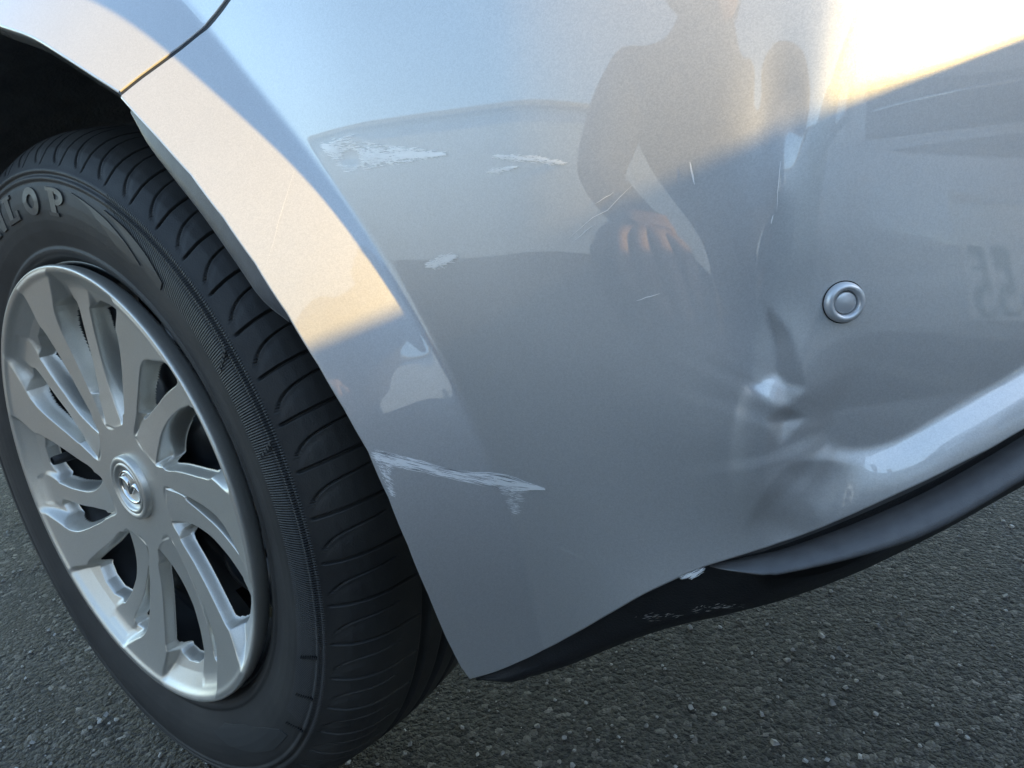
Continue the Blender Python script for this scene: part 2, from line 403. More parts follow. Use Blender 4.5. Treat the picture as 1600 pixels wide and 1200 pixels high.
DENTS = [pyramid(D3, -.40, .0005), pyramid(cs((1195, 650), (1222, 690), (1258, 650), (1230, 632)), -.45, .0004),
         fold(cs((1375, 520), (1335, 590), (1299, 650), (1290, 680), (1306, 699), (1345, 703), (1400, 690), (1470, 652), (1540, 612), (1600, 575), (1680, 520), (1800, 440)), .62, .0008, .030, -1, .40, .0),
         fold(cs((1160, 850), (1180, 790), (1215, 735), (1250, 716), (1330, 720), (1380, 735)), -.34, .0004, .016, -1, .2, .3),
         fold(cs((1215, 440), (1180, 560), (1150, 640), (1143, 740), (1160, 830), (1178, 870)), .26, .0005, .014, 1, .4, .3),
         fold(cs((1210, 600), (1200, 680), (1185, 760)), -.25, .0004, .010, 1, .3, .3),
         gauss(cs((545, 245))[0], .008, .005, -.00025),
         gauss(cs((1215, 190))[0], .010, .024, -.0011), gauss(cs((1220, 260))[0], .005, .016, .0008), gauss(cs((1000, 470))[0], .05, .04, -.0012)]
inv = make_inv()

# boundary curves (u,z) --------------------------------------------------
arch = inv([(190, 150), (215, 178), (250, 216), (300, 272), (350, 338), (400, 410), (450, 488), (500, 570), (540, 638), (578, 705), (610, 778), (640, 852), (672, 930), (700, 998), (722, 1042), (735, 1060)])
botp = [(735, 1060), (770, 1050), (800, 1038), (850, 1014), (900, 987), (950, 958), (1000, 929), (1050, 905), (1090, 887), (1130, 874), (1200, 852), (1250, 835), (1300, 815), (1350, 793), (1400, 770), (1450, 747), (1500, 722), (1550, 697), (1600, 668)]
bot = inv(botp)
UEND = 1.55
ext = [(bot[-1, 0]+t, bot[-1, 1]+(bot[-1, 1]-bot[-4, 1])/(bot[-1, 0]-bot[-4, 0])*t*math.exp(-t*4)) for t in (.04, .09, .15, .25, .4, .6)]
ext.append((UEND, ext[-1][1]))
bot = np.vstack([bot, ext])
seam = inv([(190, 150), (220, 126), (250, 104), (285, 78), (320, 50), (338, 32), (352, 14), (362, 0)])
_sd = (seam[-1]-seam[-3])/np.linalg.norm(seam[-1]-seam[-3]); seam = np.vstack([seam, [seam[-1]+_sd*.03, seam[-1]+_sd*.055+(0, .012), seam[-1]+_sd*.07+(0, .045), (seam[-1, 0]+_sd[0]*.075, .84)]])
# split bottom and seam curves at the crease
def cross(poly, n=400):
    p = resample(poly, n); d = seg_dist(p[:, 0], p[:, 1], CREASE); i = np.where(np.diff(np.sign(d)) != 0)[0][0]
    return p, i
bp, bi = cross(bot, 1600); sp, si = cross(seam)
bot_band, bot_main = bp[:bi+1], bp[bi:]
seam_band, seam_main = sp[:si+1], sp[si:]
def cut_crease(a, b):
    c = resample(CREASE, 900, smooth=False); i = np.argmin(((c-a)**2).sum(1)); j = np.argmin(((c-b)**2).sum(1))
    return np.vstack([a, c[min(i, j)+1:max(i, j)], b])
crz = cut_crease(bot_band[-1], seam_band[-1])
def coons(Bc, Tc, Lc, Rc):
    """Bc,Tc: n x2 (left->right); Lc,Rc: m x2 (bottom->top)"""
    n = len(Bc); m = len(Lc); a = np.linspace(0, 1, n)[None, :, None]; b = np.linspace(0, 1, m)[:, None, None]
    return ((1-b)*Bc[None]+b*Tc[None]+(1-a)*Lc[:, None]+a*Rc[:, None]
            - ((1-a)*(1-b)*Bc[0]+a*(1-b)*Bc[-1]+(1-a)*b*Tc[0]+a*b*Tc[-1]))
def rs(c, n, pw=1.): return resample(c, n, pw, smooth=False)
car = empty('silver_hatchback', (0, .85, 0))
tag(car, 'silver hatchback seen close at its scraped and dented rear bumper corner', 'car')
NB, NV = 70, 330
QB = coons(rs(bot_band, NB), rs(seam_band, NB), rs(arch[::-1], NV), rs(crz, NV))
nm = 620
def rs_dens(c, n):
    s = np.linspace(0, 1, n); s = .62*s+.38*s**4
    p = np.asarray(c); L = np.r_[0, np.cumsum(np.linalg.norm(np.diff(p, axis=0), axis=1))]
    return np.stack([np.interp(s*L[-1], L, p[:, k]) for k in range(2)], -1)
left = np.vstack([crz, seam_main[1:]])
top = np.stack([np.linspace(seam_main[-1, 0], UEND, 60), np.full(60, .84)], -1)
right = np.stack([np.full(20, UEND), np.linspace(bot[-1, 1], .84, 20)], -1)
# main patch; rows follow crease rows first so the two patches share an edge
ncr = NV; nse = 170
Lm = np.vstack([rs(crz, ncr), rs(seam_main, nse)[1:]])
tR = np.r_[0, np.cumsum(np.linalg.norm(np.diff(Lm, axis=0), axis=1))]; tR /= tR[-1]
Rm = np.stack([np.full(len(Lm), UEND), bot[-1, 1]+(.84-bot[-1, 1])*tR], -1)
def coons_t(Bc, Tc, Lc, Rc, b, a):
    a = a[None, :, None]; b = b[:, None, None]
    return ((1-b)*Bc[None]+b*Tc[None]+(1-a)*Lc[:, None]+a*Rc[:, None]
            - ((1-a)*(1-b)*Bc[0]+a*(1-b)*Bc[-1]+(1-a)*b*Tc[0]+a*b*Tc[-1]))
sa = np.linspace(0, 1, nm); sa = .55*sa+.45*sa**4
QM = coons_t(rs_dens(bot_main, nm), rs_dens(top, nm), Lm, Rm, tR, sa)
bumper_V = []
PB = surf(QB[..., 0], QB[..., 1]); PM = surf(QM[..., 0], QM[..., 1])
fB = gridfaces(NV, NB); fM = gridfaces(len(Lm), nm)+NV*NB
Vt = np.vstack([PB.reshape(-1, 3), PM.reshape(-1, 3)]); Ft = np.vstack([fB, fM])
bumper = mesh_obj('rear_bumper', Vt, Ft, M_PAINT, car)
bumper['label'] = 'scraped and dented silver rear bumper'
bm = bmesh.new(); bm.from_mesh(bumper.data); bmesh.ops.remove_doubles(bm, verts=bm.verts, dist=2e-5)
bm.to_mesh(bumper.data); bm.free()
bumper.data.polygons.foreach_set('use_smooth', np.ones(len(bumper.data.polygons), bool))

# rolled edges: small return along arch, bottom and seam
def normals_uv(Q):
    h = 4e-4
    a = surf(Q[:, 0]+h, Q[:, 1])-surf(Q[:, 0]-h, Q[:, 1]); b = surf(Q[:, 0], Q[:, 1]+h)-surf(Q[:, 0], Q[:, 1]-h)
    n = np.cross(a, b); return n/np.linalg.norm(n, axis=1)[:, None]
def edge_return(name, Q, depth, r, side, mat, parent, shift=0.):
    """rounded hem running along surface curve Q, turning inwards"""
    P = surf(Q[:, 0], Q[:, 1]); n = normals_uv(Q); T = np.gradient(P, axis=0); T /= np.linalg.norm(T, axis=1)[:, None]
    o = np.cross(T, n)*side
    rows = []
    for a in np.linspace(0, math.pi/2, 7): rows.append(P-n*r*(1-math.cos(a))+o*r*math.sin(a))
    rows.append(P-n*(r+depth)+o*r)
    rows.append(P-n*(r+depth)-o*.006)
    return grid_obj(name, np.array(rows), mat, parent)
hem_n = 220
edge_return('bumper_arch_hem', rs(arch, hem_n), .010, .0012, 1, M_PAINT, bumper)
edge_return('bumper_lower_hem', rs(bp, 500), .0020, .0010, 1, M_PAINT, bumper)
sm = rs(sp, 160)
edge_return('bumper_seam_hem', sm, .012, .0012, -1, M_PAINT, bumper)

# quarter panel -----------------------------------------------------------
sgap = .0044
T_ = np.gradient(sm, axis=0); T_ /= np.linalg.norm(T_, axis=1)[:, None]
smq = sm+np.stack([-T_[:, 1], T_[:, 0]], -1)*sgap
archq_px = inv([(160, 124), (100, 85), (50, 55), (0, 37)])
ra = np.hypot(archq_px[-1, 0], archq_px[-1, 1]-.31); aa = math.atan2(archq_px[-1, 1]-.31, archq_px[-1, 0])
aq = np.vstack([smq[:1], archq_px, [(ra*math.cos(t), .31+ra*math.sin(t)) for t in np.linspace(aa, R(174), 22)[1:]]])
aq = resample(aq, 320)
jq = np.argmin(np.abs(seg_dist(smq[:, 0], smq[:, 1], CREASE)))
c9 = resample(CREASE, 900, smooth=False); ic = np.argmin(((c9-smq[jq])**2).sum(1))
cq = np.vstack([smq[jq], c9[ic+1:]]); cq = rs(cq, 320)
endb = rs(np.array([aq[-1], cq[-1]]), 50)
Q1 = coons(aq, cq, rs(smq[:jq+1], 50), endb)
topq = rs(np.array([smq[-1], (smq[-1, 0]-.05, .98), (-.3, 1.0), (-.95, 1.0), (-1.1, .75), (-1.1, cq[-1, 1]-.05)]), 320)
Q2 = coons(cq, topq, rs(smq[jq:], 130), rs(np.array([cq[-1], topq[-1]]), 130))
qv = np.vstack([surf(Q1[..., 0], Q1[..., 1]).reshape(-1, 3), surf(Q2[..., 0], Q2[..., 1]).reshape(-1, 3)])
qf = np.vstack([gridfaces(50, 320, flip=True), gridfaces(130, 320, flip=True)+50*320])
quarter = mesh_obj('quarter_panel', qv, qf, M_PAINT, car)
edge_return('panel_arch_hem', aq, .010, .0014, -1, M_PAINT, quarter)
edge_return('panel_seam_hem', smq, .012, .0008, 1, M_PAINT, quarter)
# black sheet just under the surface, standing in for the shade in the seam
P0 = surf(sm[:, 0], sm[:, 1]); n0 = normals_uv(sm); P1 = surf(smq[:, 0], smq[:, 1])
grid_obj('seam_shade_sheet', np.array([P0-n0*.0008+(P0-P1)*.1, P1-n0*.0008-(P0-P1)*.05]), M_BLACKPL, quarter)
# upper body: tailgate and roof side, beyond the frame
ub_u = np.linspace(.33, UEND, 60)
UU, ZZ = np.meshgrid(ub_u, np.linspace(.846, 1.0, 10))
grid_obj('tailgate', surf(UU, ZZ, -.006), M_PAINT, car)
roof = []
for z_, ins in ((1.0, .01), (1.25, .10), (1.42, .20), (1.48, .32), (1.50, .8)):
    U_ = np.linspace(-2.3, UEND, 80); p_, X_, Y_, o_ = base(U_, np.full(80, .98)); o_ = o_-ins
    roof.append(np.stack([X_+np.sin(p_)*o_*.6, Y_-np.cos(p_)*o_, np.full(80, z_)], -1))
M_GLASS = simple('tinted_glass', (.01, .012, .014), .05, spec=.6)
grid_obj('rear_side_glass', np.array(roof[:3]), M_GLASS, car)
grid_obj('roof_panel', np.array(roof[2:]), M_PAINT, car)
UU, ZZ = np.meshgrid(np.linspace(-2.3, -1.09, 20), np.linspace(.33, 1.0, 20))
grid_obj('rear_door', surf(UU, ZZ), M_PAINT, car)

# wheel-arch liner ---------------------------------------------------------
ang = np.linspace(R(3), R(183), 200)
def liner_r(a): return np.interp(np.degrees(a), [-28, 0, 30, 60, 90, 205], [.42, .402, .388, .376, .372, .372])
rows = []
for y_, dr in ((-.012, .0), (.004, .004), (.03, .012), (.12, .016), (.24, .016), (.30, .010), (.32, -.10)):
    rr_ = liner_r(ang)+dr
    rows.append(np.stack([rr_*np.cos(ang), np.full_like(ang, y_), .31+rr_*np.sin(ang)], -1))
grid_obj('wheel_arch_liner', np.array(rows), M_LINER, car)
# dark plastic edge visible inside the arch
trim_px = [(197, 168), (230, 215), (270, 263), (320, 323), (370, 392), (415, 455), (455, 492)]
tq = rs(arch, 400); tl = inv(trim_px)
pa = surf(tl[:, 0], tl[:, 1]); pa_n = normals_uv(tl)
ii = [np.argmin(((tq-t)**2).sum(1)) for t in tl]; pb = surf(tq[ii][:, 0], tq[ii][:, 1])
pa = resample(pa, 90); pn = resample(pa_n, 90)
wdt = np.interp(np.linspace(0, 1, 90), [0, .12, .55, .85, 1], [.001, .0045, .008, .009, .0075])
cen = np.array([0, 0, .31]); rad = cen-pa; rad[:, 1] = 0; rad /= np.linalg.norm(rad, axis=1)[:, None]
wdt = wdt[:, None]
rows = [pa-pn*.004-rad*.006, pa-pn*.0035+rad*wdt*.15, pa-pn*.0035+rad*wdt*.75, pa-pn*.005+rad*wdt*.95, pa-pn*.009+rad*wdt, pa-pn*.030+rad*wdt*.9]
grid_obj('arch_edge_trim', np.array(rows), M_GREYPL, car)

# ------------------------------------------------------------------ lower valance
def valance(name, Q, sections, mat, parent, flip=False):
    """sections: rows of (outward, dz) relative to the bottom edge; outward along the horizontal plan normal"""
    global DENTS
    sv = DENTS; DENTS = []; P = surf(Q[:, 0], Q[:, 1]); DENTS = sv
    kk = np.ones(21)/21; P = np.stack([np.r_[P[:10, k], np.convolve(P[:, k], kk, 'valid'), P[-10:, k]] for k in range(3)], -1) if len(P) > 40 else P
    p = np.radians(np.interp(Q[:, 0], us, ph)); nh = np.stack([np.sin(p), -np.cos(p), 0*p], -1)
    rows = []
    for s_ in sections:
        o_, dz = s_(Q) if callable(s_) else (np.full(len(Q), s_[0]), np.full(len(Q), s_[1]))
        r_ = P+nh*o_[:, None]; r_[:, 2] += dz; rows.append(r_)
    return grid_obj(name, np.array(rows), mat, parent, flip=flip)
tip = inv([(1105, 890)])[0]
vq = rs(bp, 420)
d_tip = lambda Q, a=0., b=.05: smoothstep(a, b, Q[:, 0]-tip[0])
def vs(o0, z0, o1, z1, a=-.02, b=.06):
    return lambda Q: ((1-d_tip(Q, a, b))*o0+d_tip(Q, a, b)*o1, (1-d_tip(Q, a, b))*z0+d_tip(Q, a, b)*z1)
fade = lambda Q: smoothstep(0, .10, Q[:, 0]-vq[0, 0])
def lowrow(o, z0, z1):
    return lambda Q: (np.full(len(Q), o)*(.35+.65*fade(Q)), z0*np.interp(Q[:, 0]-vq[0, 0], [0, .015, .05, .09, .13, .2, .3, .6], [.08, .20, .33, .45, .55, .66, .74, .70]))
valance('lower_valance', vq, [(-.006, .006), (-.004, -.002), vs(-.006, -.006, -.012, -.034), lowrow(-.010, -.035, -.055), lowrow(-.016, -.058, -.090), lowrow(-.028, -.078, -.118), lowrow(-.055, -.094, -.138), lowrow(-.10, -.102, -.150), lowrow(-.20, -.10, -.15)], M_BLACKPL, bumper)
lq = vq[vq[:, 0] > tip[0]-.002]; e_ = lambda Q: np.clip((Q[:, 0]-tip[0]+.002)/.030, 0, 1)**.7
def lr(o, z): return lambda Q: (-.006+(o+.006)*e_(Q), (-.002+(z+.002)*(.25*e_(Q)+.75*smoothstep(-.01, .10, Q[:, 0]-tip[0])))*np.interp(Q[:, 0]-tip[0], [0, .08, .3], [1, 1, .62]))
valance('valance_ledge', lq, [lr(-.005, .001), lr(-.0035, -.0020), lr(-.0040, -.0100), lr(-.0085, -.0125), lr(-.0125, -.0135), lr(-.0125, -.0152), lr(-.0060, -.0158), lr(-.0015, -.0165), lr(.0045, -.0240), lr(.0055, -.0260), lr(.0050, -.0280), lr(.0030, -.0292), lr(-.003, -.0300), lr(-.020, -.0305)], M_GREYPL, bumper)

# under-body so no light leaks beneath the car
bmu = bmesh.new(); box(bmu, (-2.2, .34, .44), (.36, 1.5, .8)); box(bmu, (.30, .40, .34), (.62, 1.4, .8))
bm_obj('underbody', bmu, M_DARK, car, smooth=False)

# ------------------------------------------------------------------ parking sensor
sc_uv = inv([(1318, 472)]); sp_ = surf(sc_uv[:, 0], sc_uv[:, 1])[0]; sn = normals_uv(sc_uv)[0]
ta = np.cross((0, 0, 1), sn); ta /= np.linalg.norm(ta); tb = np.cross(sn, ta)
def disc(name, profile, mat, parent, seg=96):
    rows = []
    for r_, h_ in profile:
        t = np.linspace(0, 2*math.pi, seg, endpoint=False)
        rows.append(sp_+sn*h_+ta*(r_*np.cos(t))[:, None]+tb*(r_*np.sin(t))[:, None])
    return grid_obj(name, np.array(rows), mat, parent, closed=True)
RS = .0076
ps = disc('parking_sensor', [(RS, -.003), (RS, .0006), (RS*.97, .0018), (RS*.9, .0028), (RS*.78, .0033), (RS*.66, .0030), (RS*.60, .0022), (RS*.575, .0008), (RS*.56, -.0004)], M_SENSOR, bumper)
disc('sensor_face', [(RS*.565, -.001), (RS*.55, .0010), (RS*.52, .0018), (RS*.48, .0020), (0.0001, .0021)], M_SENSOR, ps)
disc('sensor_gap', [(RS*1.05, .00015), (RS*.98, .00025)], M_DARK, ps)

# ------------------------------------------------------------------ scratches: thin torn strands of paint standing on the surface
def strands(name, starts, mat, parent, lift=.00035):
    V, F = [], []
    for q0, q1, wd in starts:
        n = 6; t = np.linspace(0, 1, n)[:, None]
        Q = np.asarray(q0)*(1-t)+np.asarray(q1)*t
        Q = Q+rng.normal(0, 1, (n, 2))*np.linalg.norm(np.subtract(q1, q0))*.012
        T = Q[-1]-Q[0]; L_ = np.linalg.norm(T)+1e-9; N = np.array([-T[1], T[0]])/L_
        prof_ = np.sin(np.linspace(.12, math.pi-.05, n))**.6*wd*.5
        A = Q+N*prof_[:, None]; B = Q-N*prof_[:, None]
        QQ = np.vstack([A, B]); P = surf(QQ[:, 0], QQ[:, 1], lift*random.uniform(.5, 1.5))
        b0 = len(V); V.extend(P.tolist())
        F += [(b0+i, b0+i+1, b0+n+i+1, b0+n+i) for i in range(n-1)]
    return mesh_obj(name, V, F, mat, parent)
def lerp(a, b, t): return (a[0]+(b[0]-a[0])*t, a[1]+(b[1]-a[1])*t)
def batch(px_pairs, wmm):
    L = [p for pr in px_pairs for p in pr]; Q = inv_fast(L)
    return [(Q[2*i], Q[2*i+1], w_*.001) for i, w_ in enumerate(wmm)]
_gp = project(surf(_U, _Z))
def inv_fast(L):
    return inv(L)
# (a) long gouge from the arch edge (580,708) to (850,762)
gp = []; gw = []
cl = resample([(581, 709), (640, 724), (700, 738), (760, 750), (800, 757), (852, 764)], 60)
hw = lambda t: np.interp(t, [0, .08, .3, .6, .8, .93, 1], [9, 9, 6, 6.5, 11, 6, 1])
for i in range(520):
    t0 = random.random()**1.05*.94; ln = random.uniform(.05, .28); t1 = min(1, t0+ln)
    o = max(-1.2, min(1.2, random.gauss(0, .5)))
    a = cl[int(t0*59)]+np.array([0, 1])*o*hw(t0); b = cl[int(t1*59)]+np.array([0, 1])*(o+random.uniform(-.15, .15))*hw(t1)
    gp.append((a, b)); gw.append(random.uniform(.10, .42))
for i in range(170):   # fan below the far end (785..808, 760..805)
    y = 760+45*random.random()**1.5; half = np.interp(y, [760, 780, 805], [20, 12, 2]); x = 797+(y-760)*.08+random.uniform(-1, 1)*half
    l_ = random.uniform(4, 14); gp.append(((x, y), (x+l_, y+random.uniform(-1, 3)))); gw.append(random.uniform(.08, .2))
for i in range(150):   # fan along the arch edge (582..612, 712..775)
    y = 712+62*random.random(); x0 = np.interp(y, [705, 740, 778], [580, 595, 612]); wd_ = np.interp(y, [712, 735, 778], [26, 14, 1])
    x = x0+random.random()*wd_; gp.append(((x, y), (x+random.uniform(3, 10), y+random.uniform(1, 6)))); gw.append(random.uniform(.08, .25))
strands('gouge', batch(gp, gw), M_SCR, bumper)
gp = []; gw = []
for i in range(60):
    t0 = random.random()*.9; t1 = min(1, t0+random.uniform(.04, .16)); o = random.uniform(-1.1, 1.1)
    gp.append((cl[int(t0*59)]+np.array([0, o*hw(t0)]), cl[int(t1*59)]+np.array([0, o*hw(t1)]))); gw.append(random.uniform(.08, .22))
strands('gouge_dark_strands', batch(gp, gw), M_SCRD, bumper, .0007)  # darker strands laid over the pale gouge
# (b) pale fuzzy scuffs on the upper part
def fuzzy(name, cl_pts, hw_t, hw_v, n, skip=None, mat=None, dirv=(9, 3)):
    cl_ = resample(cl_pts, 60); gp = []; gw = []
    while len(gp) < n:
        t = random.random(); h_ = np.interp(t, hw_t, hw_v); c = cl_[int(t*59)]
        o = max(-1.25, min(1.25, random.gauss(0, .55))); x, y = c[0]+random.uniform(-3, 3), c[1]+o*h_
        if skip and ((x-skip[0])/skip[2])**2+((y-skip[1])/skip[3])**2 < 1: continue
        s_ = random.uniform(.5, 1.7); gp.append(((x, y), (x+dirv[0]*s_, y+dirv[1]*s_*random.uniform(-.5, .6)+random.uniform(-1.5, 1.5)))); gw.append(random.uniform(.08, .34))
    return strands(name, batch(gp, gw), mat or M_SCUFF, bumper, .00025)
fuzzy('scuff', [(503, 228), (535, 240), (575, 243), (625, 242), (688, 241)], [0, .08, .2, .35, .6, .85, 1], [2, 12, 22, 17, 11, 5, 1], 1500, skip=(543, 246, 17, 13))
fuzzy('scuff', [(770, 244), (800, 247), (840, 249), (876, 255)], [0, .2, .7, 1], [2, 4, 4, 1], 300)
fuzzy('scuff', [(760, 268), (785, 264), (800, 260)], [0, .5, 1], [1.5, 4, 1], 90)
fuzzy('scuff', [(666, 414), (685, 408), (706, 401)], [0, .3, .6, 1], [3, 9, 8, 3], 330, dirv=(7, -4))
# (c) fine line scratches
fine = [((888, 372), (990, 292), .3), ((895, 378), (930, 350), .2), ((930, 318), (960, 300), .3), ((995, 470), (1032, 458), .4), ((1078, 252), (1086, 288), .7),
        ((420, 408), (462, 262), .07), ((1220, 250), (1214, 330), .3), ((1208, 335), (1205, 350), .5)]
for a_, b_, c_ in fine: strands('line_scratch', batch([(a_, b_)], [c_]), M_SCUFF, bumper)
gp = []; gw = []
for x0, x1, yy, n in ((990, 1060, 966, 26), (1080, 1160, 952, 34)):
    for i in range(n):
        x = random.uniform(x0, x1); y = yy-(x-x0)*.09+random.gauss(0, 3); gp.append(((x, y), (x+random.uniform(3, 12), y-random.uniform(0, 3)))); gw.append(random.uniform(.15, .4))
def valance_marks():
    # scuffs on the black valance: rays meet the valance mesh
    dg = bpy.context.evaluated_depsgraph_get(); V, F = [], []
    for (a, b), w_ in zip(gp, gw):
        pts = []
        for px, py in (a, b):
            d = CF+(px-800)/FPX*CR-(py-600)/FPX*CU
            ok, loc, no, *_r2 = sc.ray_cast(dg, Vector(CAM), Vector(d).normalized())
            if not ok: break
            if no.dot(Vector(d)) > 0: no = -no
            pts.append((np.array(loc)+np.array(no)*.0004, np.array(no)))
        if len(pts) < 2 or np.linalg.norm(pts[1][0]-pts[0][0]) > .02: continue
        t = pts[1][0]-pts[0][0]; s_ = np.cross(t, pts[0][1]); s_ /= np.linalg.norm(s_)+1e-9; s_ = s_*w_*.0005
        k_ = len(V); V += [pts[0][0], (pts[0][0]+pts[1][0])/2+s_, pts[1][0], (pts[0][0]+pts[1][0])/2-s_]; F.append((k_, k_+1, k_+2, k_+3))
    if V: mesh_obj('valance_scuff', V, F, M_SCUFF, bumper, smooth=False)
valance_marks()
# bare bright sliver where the silver edge meets the ledge tip
fr = [((1062+random.uniform(0, 22), 902-random.uniform(-2, 3)), (1100+random.uniform(-4, 4), 887+random.uniform(-3, 5)), random.uniform(.12, .4)) for _ in range(34)]
strands('torn_edge', batch([(a, b) for a, b, _ in fr], [c for *_, c in fr]), M_SCR, bumper, .001)

# ------------------------------------------------------------------ wheel
ZC = .31
wheel = bpy.data.objects.new('wheel', None); link(wheel, car); wheel.location = (0, -.85, ZC); wheel.empty_display_size = .05
PITCH = 54
def tyre():
    a = np.r_[np.linspace(R(-62), R(118), 2700, endpoint=False), np.linspace(R(118), R(298), 420, endpoint=False)]
    # profile: (r, y, tag) outer bead -> outer shoulder -> crown -> inner shoulder -> inner bead
    prof_ = [(.196, .030), (.200, .019), (.2045, .0125), (.2065, .0105), (.2085, .0100), (.2095, .0088), (.2130, .0080), (.2145, .0092), (.220, .0070), (.228, .0042), (.236, .0022), (.244, .0010), (.252, .0008), (.260, .0016),
             (.2635, .0022), (.2645, .0030), (.2658, .0030), (.2665, .0018), (.2690, .0018), (.2700, .0040), (.2715, .0042), (.2725, .0026), (.2745, .0030), (.2770, .0052), (.2835, .0100), (.2895, .0150), (.2945, .0215), (.2985, .0290), (.3012, .0370), (.3025, .0440)]
    P = np.array(prof_); P = resample(P, 110, smooth=False)
    tr = np.stack([.3025+.0035*np.sin(np.linspace(.0, math.pi, 92)), np.linspace(.0440, .150, 92)], -1)[1:]
    inn = np.array([(.3012, .157), (.2985, .165), (.29, .178), (.27, .190), (.24, .194), (.215, .188), (.196, .17)])
    P = np.vstack([P, tr, resample(inn, 22)])
    s = np.r_[0, np.cumsum(np.linalg.norm(np.diff(P, axis=0), axis=1))]
    s0 = s[np.argmin(np.abs(P[:110, 0]-.2775))]     # where shoulder pattern starts
    # inward normal of profile in (r,y)
    T = np.gradient(P, axis=0); T /= np.linalg.norm(T, axis=1)[:, None]; N = np.stack([-T[:, 1], T[:, 0]], -1); N[:, 0] = -np.abs(N[:, 0])
    A, SS = np.meshgrid(a, s-s0)
    v = (A/(2*math.pi)*PITCH) % 1.0
    arc = 2*math.pi*.295/PITCH
    def line(vc, half, depth, m_):
        d = np.abs((v-vc+.5) % 1.0-.5)*arc
        return depth*(1-smoothstep(half*.55, half*1.45, d))*m_
    rise = np.clip(SS, 0, 1)
    dep = np.zeros_like(A)
    m1 = smoothstep(.0005, .003, SS)*(1-smoothstep(.066, .070, SS))
    vA = .12+.16*(SS/.04)-.05*(SS/.04)**2
    dep = np.maximum(dep, line(vA, .0010, .0030, m1))
    m2 = smoothstep(.002, .004, SS)*(1-smoothstep(.048, .052, SS))
    vB = .36+.62*(1-np.exp(-np.clip(SS-.002, 0, 1)/.0085))*.62+.10*(SS/.04)
    dep = np.maximum(dep, line(vB, .0006, .0022, m2))
    # soft scallop beside each sipe
    ds = (v-vB+.5) % 1.0-.5
    dep += .0006*np.exp(-((ds+.10)/.10)**2)*smoothstep(.0, .006, SS)*(1-smoothstep(.016, .034, SS))
    # circumferential grooves
    yy = np.broadcast_to(P[:, 1][:, None], A.shape); rr_ = np.broadcast_to(P[:, 0][:, None], A.shape)
    for yc, h_ in ((.072, .0038), (.097, .0045), (.122, .0038)):
        dep += .0065*(1-smoothstep(h_*.7, h_*1.15, np.abs(yy-yc)))*(rr_ > .30)
    # mould seam step where the shoulder meets the sidewall
    rN = N[:, 0][:, None]; yN = N[:, 1][:, None]
    rad_ = rr_+rN*dep; y_ = yy+np.where(yy < .06, np.abs(yN), yN)*dep
    V = np.stack([rad_*np.cos(A), y_, rad_*np.sin(A)], -1)
    V[..., 2] += ZC
    # ribbed mask
    ad = np.degrees((A+math.pi) % (2*math.pi)-math.pi)
    mk = ((rr_ > .247) & (rr_ < .2745) & (SS < 0) & (ad < 66) & (ad > -34)).astype(float)
    mk = mk*(rr_ > .247+.018*smoothstep(50, 66, ad))
    uv = np.stack([A/(2*math.pi), mk], -1)
    n = len(a)
    f = gridfaces(len(P), n, closed=True, flip=True)
    return mesh_obj('tyre', V.reshape(-1, 3), f, M_RUB, wheel, uv=uv.reshape(-1, 2))
ty = tyre()
def side_y(r_): return np.interp(r_, [.2130, .220, .228, .236, .244, .252, .260], [.0080, .0070, .0042, .0022, .0010, .0008, .0016])
def polar_patch(name, polys, mat, parent, h=.0007, sub=10):
    """raised flat shapes on the sidewall; polys of (radius mm, angle deg)"""
    V, F = [], []
    for poly in polys:
        p = resample(poly+[poly[0]], 64, smooth=False)[:-1]; n = len(p); c = p.mean(0)
        b0 = len(V)
        for k_ in range(sub+1):
            q = c+(p-c)*(k_/sub) if k_ else np.repeat(c[None], n, 0)
            for r_, a in q:
                r_ = r_*.001; V.append((r_*math.cos(R(a)), side_y(r_)-h, ZC+r_*math.sin(R(a))))
        for r_, a in p:
            r_ = r_*.001; V.append((r_*math.cos(R(a)), side_y(r_)+.001, ZC+r_*math.sin(R(a))))
        for k_ in range(sub+1):
            for i in range(n):
                F.append((b0+k_*n+i, b0+k_*n+(i+1) % n, b0+(k_+1)*n+(i+1) % n, b0+(k_+1)*n+i))
    return mesh_obj(name, V, F, mat, parent, smooth=False)
def text_mesh(txt, size=1., offset=0., extrude=0.):
    cu = bpy.data.curves.new('t', 'FONT'); cu.body = txt; cu.size = size; cu.offset = offset; cu.extrude = extrude; cu.resolution_u = 6
    ob = bpy.data.objects.new('t', cu); COL.objects.link(ob); dg = bpy.context.evaluated_depsgraph_get()
    me = bpy.data.meshes.new_from_object(ob.evaluated_get(dg)); bpy.data.objects.remove(ob)
    v = np.array([x.co[:] for x in me.vertices]).reshape(-1, 3); f = [tuple(p.vertices) for p in me.polygons]
    bpy.data.meshes.remove(me); return v, f
